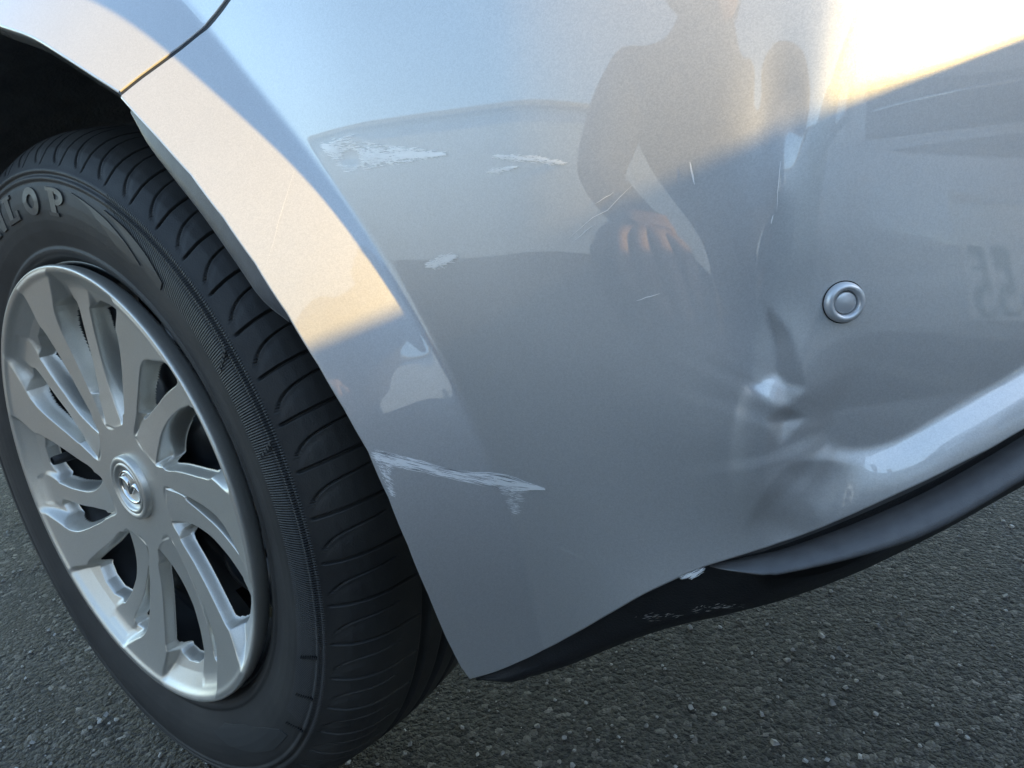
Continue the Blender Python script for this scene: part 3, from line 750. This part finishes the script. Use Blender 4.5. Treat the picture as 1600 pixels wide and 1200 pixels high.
# block letters with slab serifs built as strokes on a unit cell (x 0..1, y 0..1)
def rect(x0, y0, x1, y1): return [(x0, y0), (x1, y0), (x1, y1), (x0, y1)]
def ring(cx, cy, rx, ry, t, n=28, a0=0, a1=360):
    out = []
    an = [R(a0+(a1-a0)*i/n) for i in range(n+1)]
    for i in range(n):
        o = lambda a, s_: (cx+(rx-s_)*math.cos(a), cy+(ry-s_)*math.sin(a))
        out.append([o(an[i], 0), o(an[i+1], 0), o(an[i+1], t), o(an[i], t)])
    return out
GL = {
    'D': [rect(.1, 0, .38, 1), rect(0, 0, .5, .13), rect(0, .87, .5, 1)]+ring(.42, .5, .5, .5, .24, 14, -90, 90),
    'U': [rect(.08, .3, .34, 1), rect(.66, .3, .92, 1), rect(0, .87, .42, 1), rect(.58, .87, 1, 1)]+ring(.5, .36, .42, .36, .24, 12, 180, 360),
    'N': [rect(.06, 0, .28, 1), rect(.72, 0, .94, 1), [(.06, 1), (.34, 1), (.94, 0), (.66, 0)], rect(0, 0, .36, .12), rect(.62, .88, 1, 1)],
    'L': [rect(.12, 0, .42, 1), rect(0, .87, .56, 1), rect(0, 0, .9, .15), rect(.74, 0, .9, .34)],
    'O': ring(.5, .5, .48, .5, .25, 28),
    'P': [rect(.12, 0, .42, 1), rect(0, 0, .54, .13), rect(0, .87, .5, 1)]+ring(.48, .70, .44, .30, .20, 14, -90, 90),
}
V, F = [], []
for ch, ac in zip('DUNLOP', (127, 118.5, 109.5, 101, 91.5, 81.5)):
    for poly in GL[ch]:
        x0 = len(V); n = len(poly)
        for lift_ in (-.0013, .001):
            for (x, y) in poly:
                r_ = (.2405+.0215*y); a = ac-(x-.5)*6.6; V.append((r_*math.cos(R(a)), side_y(r_)+lift_, ZC+r_*math.sin(R(a))))
        F.append(tuple(range(x0, x0+n)))
        for i in range(n): F.append((x0+i, x0+(i+1) % n, x0+n+(i+1) % n, x0+n+i))
mesh_obj('raised_lettering', V, F, M_LETTER, ty, smooth=False)
M_GLOSSR = simple('smooth_rubber', (.036, .037, .037), .45, var=.1)
polar_patch('sidewall_swoosh', [[(262, 76), (258, 71), (250, 66), (243, 62), (240, 58), (246, 55), (252, 59), (257, 65)]], M_GLOSSR, ty)
polar_patch('sidewall_swoosh', [[(263, 66), (259, 62), (252, 57), (247, 53), (245, 49), (252, 49), (258, 54), (262, 60)]], M_GLOSSR, ty)
polar_patch('sidewall_swoosh', [[(258, -40), (250, -41), (240, -46), (228, -56), (224, -66), (232, -72), (243, -66), (252, -56), (258, -48)]], M_GLOSSR, ty)
# chequered squares in the ribbed band
for am in (33.5, 19):
    pl = []
    for k_ in range(5):
        rm = 267-k_*3.6; aa_ = am-k_*.35; s_ = 2.4-k_*.3
        pl.append([(rm-s_/2, aa_-.3), (rm+s_/2, aa_-.3), (rm+s_/2, aa_+.3), (rm-s_/2, aa_+.3)])
    polar_patch('sidewall_square', pl, M_LETTER, ty, .0006, 2)
for am in (-16, -25.5, -35):
    pl = []
    for k_ in range(8):
        rm = 267-k_*2.1; aa_ = am-k_*.3; s_ = 1.9-k_*.08
        pl.append([(rm-s_/2, aa_-.15), (rm, aa_-.42), (rm+s_/2, aa_+.15), (rm, aa_+.42)])
    polar_patch('sidewall_diamond', pl, M_DARK, ty, .0007, 2)

# ---- wheel cover ---------------------------------------------------------
SEC = 360/7
def P_(L): return np.array([(r_*.001*math.cos(R(a)), r_*.001*math.sin(R(a))) for r_, a in L])
def dense(L): return resample(np.array(L, float), 40)
Wl = dense([(201, 10), (185, 11), (165, 14), (130, 18.5), (100, 21), (80, 23), (60, 27), (40, 30)])
Wr = dense([(201, -10), (190, -8.5), (176, -5), (165, -1.5), (150, 1), (130, 2.5), (110, 3.5), (88, 6), (65, 10), (40, 20)])
NR = dense([(186, -19.5), (178, -20.5), (165, -18.5), (150, -16.5), (130, -14), (110, -12.5), (90, -13), (72, -17), (55, -25)])
NL = dense([(186, -12), (176, -10.5), (165, -10.0), (150, -8), (130, -5), (110, -2), (92, 1.5), (82, 4.5), (60, 8)])
HOLE = dense([(162, -18.2), (171, -26), (165, -36.2), (142, -36.3), (118, -34.3), (96, -31.6), (78, -29), (73, -24), (86, -17), (108, -14), (135, -15.2), (152, -17), (162, -18.2)])
SLOT = dense([(172, -9.3), (166, -10.3), (150, -8.2), (130, -5.2), (112, -2.6), (92, 1.6), (88, 3.4), (92, 4.9), (112, 3.6), (130, 2.6), (150, 1.0), (164, -1.8), (170, -5.2), (172, -9.3)])
def sdf(poly, X, Y):
    A = poly; B = np.roll(poly, -1, 0); best = np.full(X.shape, 1e9); ins = np.zeros(X.shape, bool)
    for a, b in zip(A, B):
        ab = b-a; L2 = ab@ab
        if L2 < 1e-16: continue
        t = np.clip(((X-a[0])*ab[0]+(Y-a[1])*ab[1])/L2, 0, 1)
        best = np.minimum(best, (X-a[0]-t*ab[0])**2+(Y-a[1]-t*ab[1])**2)
        c = ((a[1] > Y) != (b[1] > Y)); xi = a[0]+(Y-a[1])*ab[0]/(ab[1] if abs(ab[1]) > 1e-12 else 1e-12)
        ins ^= c & (X < xi)
    return np.where(ins, -1, 1)*np.sqrt(best)
def dish(r_): return .019*(1-(np.minimum(r_, .2)/.2)**2.4)
def wheel_cover():
    nr, na = 330, 250
    r_ = np.linspace(.026, .199, nr); a = np.linspace(R(-35.5), R(-35.5+SEC), na, endpoint=False)
    A, RR = np.meshgrid(a, r_); X = RR*np.cos(A); Y = RR*np.sin(A)
    dW = np.full(X.shape, 1e9); dN = dW.copy(); dH = dW.copy()
    for k_ in (-1, 0, 1):
        rot = lambda L: P_([(q[0], q[1]+k_*SEC) for q in L])
        dW = np.minimum(dW, sdf(np.vstack([rot(Wl), rot(Wr)[::-1]]), X, Y))
        dN = np.minimum(dN, sdf(np.vstack([rot(NL), rot(NR)[::-1]]), X, Y))
        dH = np.minimum(dH, np.minimum(sdf(rot(HOLE), X, Y), sdf(rot(SLOT), X, Y)))
    dC = RR-.054; _h = np.clip(.5+.5*(dC-dW)/.016, 0, 1); dW = dC*(1-_h)+dW*_h-.016*_h*(1-_h)
    y = dish(RR)
    pocket = np.interp(RR, [.05, .070, .11, .155, .180, .197, .2], [.003, .013, .018, .0175, .010, .0015, .0])
    fW = smoothstep(-.0012, .0060, dW)
    fN = smoothstep(-.001, .0050, dN)
    near = np.interp(RR, [.055, .08, .12, .165, .188, .197], [.0, .0030, .0065, .0085, .0090, .0015])
    yy = pocket*np.minimum(fW, 1)              # outside wide blades: drop to pocket
    yn = near+(pocket-near)*fN                 # narrow blade sits a little lower
    yy = np.minimum(yy, np.maximum(yn, 0)) if True else yy
    kk = .0014; yy = -kk*np.log(np.exp(-pocket*fW/kk)+np.exp(-yn/kk)); yy = np.maximum(yy+kk*.1, 0)
    y = y+yy-.0012*np.exp(-((RR-.1955)/.0028)**2)
    y = y+.010*(1-smoothstep(-.0004, .0026, dH))*1.0   # wall turning in at openings
    V = []; Fs = []
    hole = dH < -.0010
    keep = ~(hole[:-1, :]&hole[1:, :])
    for s_ in range(7):
        an = A+R(s_*SEC)+R(OFFA); V.append(np.stack([RR*np.cos(an), y, ZC+RR*np.sin(an)], -1))
    Vt = np.concatenate(V, 1); H = np.concatenate([hole]*7, 1); N = Vt.shape[1]
    f = gridfaces(nr, N, closed=True); hv = H.ravel(); f = f[~(hv[f].all(1))]
    o = mesh_obj('wheel_cover', Vt.reshape(-1, 3), f[:, ::-1], M_CAP, wheel)
    # rolled outer rim
    t = np.linspace(0, 2*math.pi, 720, endpoint=False); rows = []
    for rr1, y1 in ((.199, dish(.199)-.0004), (.2000, -.0003), (.2008, .0008), (.2010, .0030), (.2004, .0070), (.1990, .012), (.196, .016)):
        rows.append(np.stack([rr1*np.cos(t), np.full_like(t, y1), ZC+rr1*np.sin(t)], -1))
    grid_obj('cover_rim', np.array(rows), M_CAP, o, closed=True, flip=True)
    return o
OFFA = 104.0
cover = wheel_cover()
def rev(name, profile, mat, parent, seg=128, flip=True):
    t = np.linspace(0, 2*math.pi, seg, endpoint=False)
    rows = [np.stack([r_*np.cos(t), np.full_like(t, y_), ZC+r_*np.sin(t)], -1) for r_, y_ in profile]
    return grid_obj(name, np.array(rows), mat, parent, closed=True, flip=flip)
HB = .018
badge = rev('hub_badge', [(.0305, HB+.004), (.0300, HB-.0035), (.0285, HB-.0050), (.0262, HB-.0052), (.0248, HB-.0042), (.0240, HB-.0036), (.0234, HB-.0046), (.0215, HB-.0050), (.0205, HB-.0030), (.0195, HB-.0012), (.0001, HB-.0010)], M_CAP, wheel)
# winged ring emblem: oval ring and two wings meeting in a V
er = []
for i in range(72):
    t = 2*math.pi*i/72; er.append((.0172*math.cos(t), .0145*math.sin(t)))
EM = simple('emblem_chrome', (.75, .74, .72), .14, metal=1.)
def emb_strip(name, pts, hwid, h, closed=False):
    p = np.asarray(pts, float); T = (np.roll(p, -1, 0)-np.roll(p, 1, 0)) if closed else np.gradient(p, axis=0)
    T /= np.linalg.norm(T, axis=1)[:, None]; N = np.stack([-T[:, 1], T[:, 0]], -1); hw_ = np.broadcast_to(hwid, (len(p),))[:, None]
    rot = R(-14); cs_, sn_ = math.cos(rot), math.sin(rot)
    rows = []
    for o_, hh in ((-1, 0), (-.55, .8), (0, 1), (.55, .8), (1, 0)):
        q = p+N*hw_*o_; x = q[:, 0]*cs_-q[:, 1]*sn_; z = q[:, 0]*sn_+q[:, 1]*cs_
        rows.append(np.stack([x, HB-.001-hh*h+0*x, ZC+z], -1))
    return grid_obj(name, np.array(rows), EM, badge, closed=closed)
emb_strip('emblem_ring', er, .0022, .0022, True)
for s_ in (-1, 1):
    wpts = resample([(s_*.0165, .0035), (s_*.011, .0050), (s_*.0055, .0035), (s_*.0022, -.0010), (0, -.0062)], 24)
    emb_strip('emblem_wing', wpts, np.interp(np.linspace(0, 1, 24), [0, .4, 1], [.0010, .0028, .0012]), .0026)

# ---- steel wheel behind the cover
rev('steel_rim', [(.203, .020), (.2015, .0165), (.198, .018), (.1955, .026), (.193, .040), (.178, .060), (.172, .10), (.172, .15), (.19, .175), (.199, .19)], M_STEEL, wheel, 160, flip=False)
def steel_disc():
    nr, na = 60, 480; r_ = np.linspace(.03, .178, nr); a = np.linspace(0, 2*math.pi, na, endpoint=False); A, RR = np.meshgrid(a, r_)
    k_ = 10; c = np.cos(A*k_+.6)
    y = .050+.016*smoothstep(.10, .17, RR)+.022*np.exp(-((RR-.125)/.035)**2)*(1-(.5+.5*c)**.7)*.9-.012*np.exp(-((RR-.13)/.03)**2)*(.5+.5*c)
    win = (((RR-.145)/.020)**2+(((A*k_+.6+math.pi) % (2*math.pi)-0)/1.0-math.pi*0-0)**2*0 < 1) & (c < -.25)
    V = np.stack([RR*np.cos(A), y, ZC+RR*np.sin(A)], -1); f = gridfaces(nr, na, closed=True, flip=True); h = win.ravel()
    return mesh_obj('steel_disc', V.reshape(-1, 3), f[~h[f].all(1)], M_STEEL, wheel)
steel_disc()
rev('brake_drum', [(.001, .085), (.10, .085), (.125, .09), (.13, .10), (.13, .16)], M_BRAKE, wheel)
rev('inner_shield', [(.001, .165), (.171, .165)], M_DARK, wheel)
vq_ = np.array([.0, 0, 0])
tube('valve_stem', [(-.128, .034, .317), (-.1282, .020, .3172), (-.1283, .008, .3173), (-.1283, .0045, .3173)], [.0050, .0048, .0046, .0040], M_BLACKPL, wheel)

# ------------------------------------------------------------------ neighbouring car, nose to this bumper
NX, NY = 1.36, .20
ncar = empty('parked_car', (NX+2, NY, 0))
tag(ncar, 'pale grey car parked nose-in behind the dented bumper, seen mirrored in its paint', 'car')
M_NP = metallic_paint('pale_grey_paint', (.68, .69, .70), rough=.45, metal=.3)
def nfront(yy, zz):
    t = np.abs(yy)/.84
    x = NX+.20*t**2.6+.16*np.clip((t-.86)/.14, 0, 1)**2
    x = x+np.interp(zz, [.18, .26, .36, .44, .50, .56, .62, .75, .86, .92, .95], [.10, .035, .012, .0, .0, .012, .035, .05, .08, .13, .22])
    return x
yy, zz = np.meshgrid(np.linspace(-.84, .84, 120), np.r_[np.linspace(.18, .90, 60), np.linspace(.905, .95, 10)])
grid_obj('front_bumper', np.stack([nfront(yy, zz), NY+yy, zz], -1), M_NP, ncar, flip=True)
# side and top skin, lofted by stations along x
def loft(name, st, mat, parent):
    rows = []
    for x, zb, zt, hw_ in st:
        t = np.linspace(-1, 1, 41); rows.append(np.stack([np.full(41, x)+.0*t, NY+hw_*np.sign(t)*np.minimum(1, np.abs(t)*1.35)*(1-.06*np.clip(np.abs(t)*1.35-1, 0, 1)), zb+(zt-zb)*(1-np.clip((np.abs(t)*1.35-.92)/.43, 0, 1)**1.4)], -1))
    return grid_obj(name, np.array(rows), mat, parent)
loft('bonnet', [(NX+.24, .2, .945, .80), (NX+.45, .2, .985, .83), (NX+.8, .2, 1.02, .845), (NX+1.05, .2, 1.04, .85)], M_NP, ncar)
loft('body_shell', [(NX+1.05, .2, 1.04, .85), (NX+1.6, .2, 1.02, .86), (NX+3.3, .2, 1.03, .86), (NX+3.85, .25, .98, .78), (NX+3.95, .4, .8, .6)], M_NP, ncar)
loft('windscreen', [(NX+.95, 1.0, 1.03, .72), (NX+1.3, 1.0, 1.22, .68), (NX+1.65, 1.0, 1.40, .63), (NX+1.72, 1.0, 1.42, .62)], M_GLASS, ncar)
loft('cabin_roof', [(NX+1.68, 1.0, 1.425, .64), (NX+2.1, 1.0, 1.465, .64), (NX+2.8, 1.0, 1.46, .63), (NX+3.4, 1.0, 1.40, .60), (NX+3.8, 1.0, 1.02, .6)], M_NP, ncar)
def on_front(name, y0, y1, z0, z1, mat, parent, lift=.006, n=24, rx=.03, th=.012):
    """rounded panel following the nose"""
    yy, zz = np.meshgrid(np.linspace(-1, 1, n), np.linspace(-1, 1, n))
    k_ = rx/max((y1-y0)/2, 1e-3); ky = 1-np.clip((np.abs(zz)-1+rx*2/(z1-z0)), 0, 1)**2*k_*.6
    Y = (y0+y1)/2+(y1-y0)/2*yy*ky; Z = (z0+z1)/2+(z1-z0)/2*zz
    X = nfront(Y, Z)-lift+th*(np.maximum(np.abs(yy), np.abs(zz)) > .999)
    return grid_obj(name, np.stack([X, NY+Y, Z], -1), mat, parent, flip=True)
gr = on_front('radiator_grille', -.40, .40, .60, .84, M_BLACKPL, ncar)
for z_ in (.665, .70, .735, .77):
    yb = np.linspace(-.35, .35, 30); tube('grille_bar', np.stack([nfront(yb, yb*0+z_)-.010, NY+yb, yb*0+z_], -1), .004, M_CHROME, gr, 8)
on_front('lower_intake', -.60, .60, .24, .345, M_BLACKPL, ncar, rx=.05)
for s_ in (-1, 1):
    hl = on_front('headlight', *((-.80, -.44) if s_ < 0 else (.44, .80)), .66, .81, M_GLASS, ncar, rx=.05)
    on_front('headlight_lens', *((-.64, -.50) if s_ < 0 else (.50, .64)), .69, .78, M_CHROME, hl, lift=.009)
    on_front('fog_light', *((-.70, -.60) if s_ < 0 else (.60, .70)), .36, .44, M_GLASS, ncar)
M_PLATE = simple('plate_white', (.86, .87, .85), .35, coat=.4); M_INK = simple('plate_green', (.02, .10, .06), .5)
PYC = -.165+.165-.0; PX = NX-.016
bmp = bmesh.new(); box(bmp, (PX-.004, NY-.165, .385), (PX, NY+.165, .55), .003)
plate = bm_obj('number_plate', bmp, M_PLATE, ncar)
tv, tf = text_mesh('-55', .125, .003)
wd = tv[:, 0].max()-tv[:, 0].min(); tv[:, 0] -= tv[:, 0].max()
# viewer looks along +X: text runs towards -Y
V = np.stack([np.full(len(tv), PX-.0048), NY-.150-tv[:, 0]*.88, .402+tv[:, 1]], -1)
mesh_obj('plate_number', V, tf, M_INK, plate, smooth=False)
bmf = bmesh.new()
for a, b in (((PX-.007, NY-.168, .380), (PX+.002, NY+.168, .386)), ((PX-.007, NY-.168, .549), (PX+.002, NY+.168, .555)), ((PX-.007, NY-.171, .380), (PX+.002, NY-.165, .555)), ((PX-.007, NY+.165, .380), (PX+.002, NY+.171, .555))): box(bmf, a, b)
bm_obj('plate_frame', bmf, M_CHROME, plate, smooth=False)
def road_wheel(x, y, parent, side):
    t = np.linspace(0, 2*math.pi, 48, endpoint=False)
    rows = [np.stack([x+r_*np.cos(t), np.full_like(t, y+side*o_), .31+r_*np.sin(t)], -1) for r_, o_ in ((.0, -.03), (.19, -.03), (.2, .0), (.28, .005), (.305, -.02), (.31, -.10), (.305, -.18), (.2, -.2))]
    w_ = grid_obj('road_wheel', np.array(rows), M_RUB, parent, closed=True)
    rows = [np.stack([x+r_*np.cos(t), np.full_like(t, y+side*o_), .31+r_*np.sin(t)], -1) for r_, o_ in ((.195, .003), (.18, -.015), (.05, -.01), (.001, -.008))]
    grid_obj('wheel_trim', np.array(rows), M_CAP, w_, closed=True)
for x_ in (NX+.80, NX+3.2):
    for s_ in (-1, 1): road_wheel(x_, NY+s_*.86, ncar, s_)
for s_ in (-1, 1):
    bmm = bmesh.new(); box(bmm, (NX+1.25, NY+s_*.98-.09, .98), (NX+1.36, NY+s_*.98+.09, 1.12), .03); bm_obj('wing_mirror', bmm, M_NP, ncar)
bmm = bmesh.new(); box(bmm, (NX+.25, NY-.7, .18), (NX+3.7, NY+.7, .7)); bm_obj('chassis', bmm, M_DARK, ncar, smooth=False)

# ------------------------------------------------------------------ surroundings seen only in the reflections, plus a wall added for shade
M_WALL = simple('rendered_wall', (.33, .31, .28), .85, bump=.3, bscale=60, var=.15)
M_ROOFT = simple('roof_tiles', (.07, .06, .06), .7, bump=.3, bscale=20)
bw = bmesh.new(); box(bw, (6.2, -9, 0), (6.4, 9, 2.66), .01)  # unseen wall, added to keep the low sun off the ground
wl = bm_obj('added_shade_wall', bw, M_WALL); tag(wl, 'plain rendered wall added out of view behind the parked pale grey car to shade the ground', 'wall')
M_PALE = simple('pale_render', (.48, .60, .80), .85, bump=.2, bscale=60, var=.08)
hs = empty('long_building', (-5, -12, 0)); tag(hs, 'long low pale building across the yard, mirrored as a soft line in the bumper', 'building')
x0, x1, y0, h_ = -50, 40, -12, 3.9
b1 = bmesh.new(); box(b1, (x0, y0-7, 0), (x1, y0, h_)); bm_obj('wall', b1, M_PALE, hs, smooth=False)
b1 = bmesh.new(); box(b1, (x0-.2, y0-7.2, h_+.003), (x1+.2, y0+.2, h_+.16), .02); bm_obj('roof', b1, M_WALL, hs, smooth=False)
for k_ in range(9):
    xc = x0+3+k_*3; b2 = bmesh.new(); box(b2, (xc-.9, y0, 1.5), (xc+.9, y0+.04, 2.3)); bm_obj('window', b2, M_GLASS, hs, smooth=False)

# ------------------------------------------------------------------ the photographer
M_CLOTH = simple('navy_cloth', (.028, .034, .07), .85, bump=.3, bscale=500, var=.2)
M_TROU = simple('dark_trousers', (.03, .034, .055), .85, bump=.3, bscale=500, var=.2)
M_SKIN = simple('skin', (.36, .24, .20), .6); M_HAIR = simple('dark_hair', (.02, .015, .012), .5)
M_SHOE = simple('dark_shoe', (.04, .04, .045), .5)
bdir = np.array([.05, -.999, 0]); lat = np.array([.999, .05, 0])       # away from the camera, and the person's left-right
def pp(b, l, z): return np.array([CAM[0], CAM[1], 0])+bdir*b+lat*l+np.array([0, 0, z])
def skin(name, chains, mat, parent, root=0, sub=2):
    V, Rr, Ed = [], [], []
    for ch in chains:
        prev = None
        for it in ch:
            if isinstance(it, int): prev = it; continue
            p, r_ = it; V.append(p); Rr.append(r_); i = len(V)-1
            if prev is not None: Ed.append((prev, i))
            prev = i
    me = bpy.data.meshes.new(name); me.from_pydata([tuple(v) for v in V], Ed, []); o = bpy.data.objects.new(name, me); link(o)
    o.modifiers.new('skin', 'SKIN'); me.skin_vertices[0]
    for i, r_ in enumerate(Rr): me.skin_vertices[0].data[i].radius = (r_, r_) if not isinstance(r_, tuple) else r_
    me.skin_vertices[0].data[root].use_root = True
    m_ = o.modifiers.new('sub', 'SUBSURF'); m_.levels = m_.render_levels = sub
    dg = bpy.context.evaluated_depsgraph_get(); me2 = bpy.data.meshes.new_from_object(o.evaluated_get(dg)); bpy.data.objects.remove(o)
    me2.materials.clear(); me2.materials.append(mat); me2.polygons.foreach_set('use_smooth', np.ones(len(me2.polygons), bool))
    o = bpy.data.objects.new(name, me2); link(o, parent)
    if parent is not None: o.matrix_parent_inverse = Matrix.Translation(-parent_world(parent))
    return o
pc = pp(.62, 0, 0); person = empty('person', tuple(pc))
tag(person, 'person in dark clothes squatting to photograph the dent, mirrored in the bumper', 'person')
SH = .185
pel = pp(.86, .02, .40); bel = pp(.80, .02, .55); che = pp(.68, .02, .80); nck = pp(.61, .02, 1.0); hd = pp(.57, .02, 1.12)
ws = pp(.055, .03, .535)   # phone hand wrist
C1 = [(pel, .150), (bel, .135), (che, .150), (nck, .075), (hd-np.array([0, 0, .02]), .055)]
ch = [C1]
def limb(start, L): return [start]+L
ch.append(limb(2, [(pp(.66, -SH+.02, .92), .072), (pp(.52, -SH-.07, .66), .052), (pp(.36, -.19, .56), .040), (pp(.31, -.17, .555), .030)]))
ch.append(limb(2, [(pp(.66, SH, .92), .072), (pp(.45, SH+.10, .62), .052), (pp(.17, .09, .515), .034), (pp(.10, .045, .520), .027)]))
skin('jacket', ch, M_CLOTH, person)
skin('trousers', [[(pel+np.array([0, 0, -.02]), .155), (pp(.78, -.12, .40), .10), (pp(.40, -.22, .50), .074), (pp(.58, -.20, .26), .058), (pp(.70, -.19, .09), .045)],
                  limb(0, [(pp(.78, .15, .40), .10), (pp(.42, .25, .48), .074), (pp(.56, .23, .26), .058), (pp(.68, .22, .09), .045)])], M_TROU, person)
for s_ in (-.19, .22):
    skin('shoe', [[(pp(.72, s_, .055), .048), (pp(.62, s_, .05), .045), (pp(.50, s_*1.05, .035), .036)]], M_SHOE, person)
def head(c):
    bmh = bmesh.new(); bmesh.ops.create_icosphere(bmh, subdivisions=5, radius=1)
    F_ = -bdir
    for v in bmh.verts:
        x, y, z = v.co   # x forward, y side, z up
        X = x*.098; Yy = y*.074*(1-.12*max(0, -z)); Z = z*.118
        if z < 0: X += .012*(-z)*(x > 0)
        def bump_(cx, cy, cz, r_, h_): return h_*math.exp(-(((x-cx)**2+(y-cy)**2+(z-cz)**2)/r_**2))
        e = bump_(1, 0, -.12, .16, .020)+bump_(1, 0, .02, .12, .010)+bump_(.9, 0, -.52, .22, .006)+bump_(.8, 0, -.85, .3, .010)
        e -= bump_(.93, .34, .08, .17, .011)+bump_(.93, -.34, .08, .17, .011); e += bump_(.95, .3, .28, .2, .004)+bump_(.95, -.3, .28, .2, .004)
        X += e
        v.co = Vector(tuple(np.array(c)+F_*X+lat*Yy+np.array([0, 0, Z])))
    h = bm_obj('head', bmh, M_SKIN, person)
    F_ = np.array(F_)
    for s_ in (-1, 1):
        be = bmesh.new(); bmesh.ops.create_uvsphere(be, u_segments=16, v_segments=12, radius=.012, matrix=Matrix.Translation(Vector(tuple(np.array(c)+F_*.081+lat*s_*.028+np.array([0, 0, .010])))))
        bm_obj('eye', be, M_PLATE, h)
        be = bmesh.new(); bmesh.ops.create_uvsphere(be, u_segments=12, v_segments=8, radius=.006, matrix=Matrix.Translation(Vector(tuple(np.array(c)+F_*.089+lat*s_*.028+np.array([0, 0, .010])))))
        bm_obj('pupil', be, M_DARK, h)
        skin('ear', [[(np.array(c)+lat*s_*.074+np.array([0, 0, .022])-F_*.004, .010), (np.array(c)+lat*s_*.083+np.array([0, 0, .005])-F_*.012, .012), (np.array(c)+lat*s_*.075+np.array([0, 0, -.025]), .007)]], M_SKIN, h, sub=1)
    skin('mouth', [[(np.array(c)+F_*.090+lat*-.020+np.array([0, 0, -.060]), .004), (np.array(c)+F_*.098+np.array([0, 0, -.058]), .006), (np.array(c)+F_*.090+lat*.020+np.array([0, 0, -.060]), .004)]], simple('lips', (.40, .16, .13), .5), h, sub=1)
    bh = bmesh.new(); bmesh.ops.create_icosphere(bh, subdivisions=4, radius=1)
    for v in list(bh.verts):
        x, y, z = v.co
        if z < .38*x+.05*1 and x > -.25 and z < .45: bh.verts.remove(v); continue
        if z < -.55: bh.verts.remove(v); continue
        q = 1.10+.02*math.sin(x*31+y*17)+.02*math.sin(y*43+z*29)
        v.co = Vector(tuple(np.array(c)+F_*x*.098*q+lat*y*.076*q+np.array([0, 0, z*.120*q])))
    bm_obj('hair', bh, M_HAIR, h)
head(hd+np.array([0, 0, .02]))
def hand(wrist, fwd, side_, up_, parent, curl=.6, sc_=1.):
    fwd = fwd/np.linalg.norm(fwd); side_ = side_/np.linalg.norm(side_); up_ = up_/np.linalg.norm(up_)
    P = lambda f_, s_, u_: wrist+(fwd*f_+side_*s_+up_*u_)*sc_
    ch = [[(P(0, 0, 0), .024), (P(.045, 0, 0), .030), (P(.080, 0, 0), .026)]]
    for s_, L_ in ((-.030, .072), (-.010, .082), (.011, .077), (.031, .060)):
        a = curl; p0 = P(.050, s_*.8, 0); p1 = P(.088, s_, 0); d1 = (math.cos(a), -math.sin(a)); p2 = P(.088+L_*.45*d1[0], s_*1.05, L_*.45*d1[1]); d2 = (math.cos(a*2.1), -math.sin(a*2.1))
        p3 = P(.088+L_*.45*d1[0]+L_*.5*d2[0], s_*1.05, L_*.45*d1[1]+L_*.5*d2[1])
        ch.append([1, (p1, .0095), (p2, .0088), (p3, .0075)])
    ch.append([0, (P(.025, -.034, -.006), .012), (P(.055, -.058, -.018), .010), (P(.080, -.062, -.034), .0085)])
    return skin('hand', ch, M_SKIN, parent)
hand(pp(.31, -.17, .56), -bdir+np.array([0, 0, -.35]), lat, np.array([0, 0, 1.]), person, .7)
hand(pp(.10, .045, .520), -bdir*.6-lat*.25+np.array([0, 0, .35]), np.array([0, 0, 1.])*.8+lat*.3, -lat+np.array([0, 0, .2]), person, .8)
# phone held in front of the face side of that hand, lens just behind the point of view
bph = bmesh.new(); box(bph, (-.075, -.038, -.004), (.075, .038, .004), .0035)
mt = Matrix([[CR[0], CU[0], -CF[0], 0], [CR[1], CU[1], -CF[1], 0], [CR[2], CU[2], -CF[2], 0], [0, 0, 0, 1]])
bmesh.ops.transform(bph, matrix=Matrix.Translation(Vector(tuple(CAM-CF*.012+CR*.055-CU*.02)))@mt, verts=bph.verts)
phn = bm_obj('mobile_phone', bph, simple('phone_glass', (.02, .02, .022), .12)); tag(phn, 'dark mobile phone held up in front of the squatting person', 'phone')

# ------------------------------------------------------------------ loose light chips lying on the asphalt
V, F = [], []
for i in range(12000):
    x = random.uniform(-1.0, 1.5); y = random.uniform(-.5, 1.6); s_ = random.choice((.0006, .0008, .0008, .0010, .0012, .0016, .0021, .0026 if random.random() < .7 else .0038))*random.uniform(.8, 1.3)
    if x > 1.25 and y < -.2: continue
    n = random.randint(4, 6); b0 = len(V); a0_ = random.random()*6.28; h_ = s_*random.uniform(.3, .8); tx, ty_ = random.uniform(-.4, .4), random.uniform(-.4, .4)
    for k_ in range(n):
        a = a0_+2*math.pi*k_/n+random.uniform(-.25, .25); r_ = s_*random.uniform(.7, 1.15); dx, dy = r_*math.cos(a), r_*math.sin(a)
        V.append((x+dx, y+dy, .0002)); V.append((x+dx*.7, y+dy*.7, .0003+h_+dx*tx+dy*ty_))
    for k_ in range(n): F.append((b0+2*k_, b0+2*((k_+1) % n), b0+2*((k_+1) % n)+1, b0+2*k_+1))
    F.append(tuple(b0+2*k_+1 for k_ in range(n)))
M_CHIP = simple('stone_chip', (.34, .33, .31), .6, var=.6, bscale=500)
ck = mesh_obj('stone_chips', V, F, M_CHIP, smooth=False); tag(ck, 'small pale stone chips scattered over the dark asphalt', 'gravel', kind='stuff')
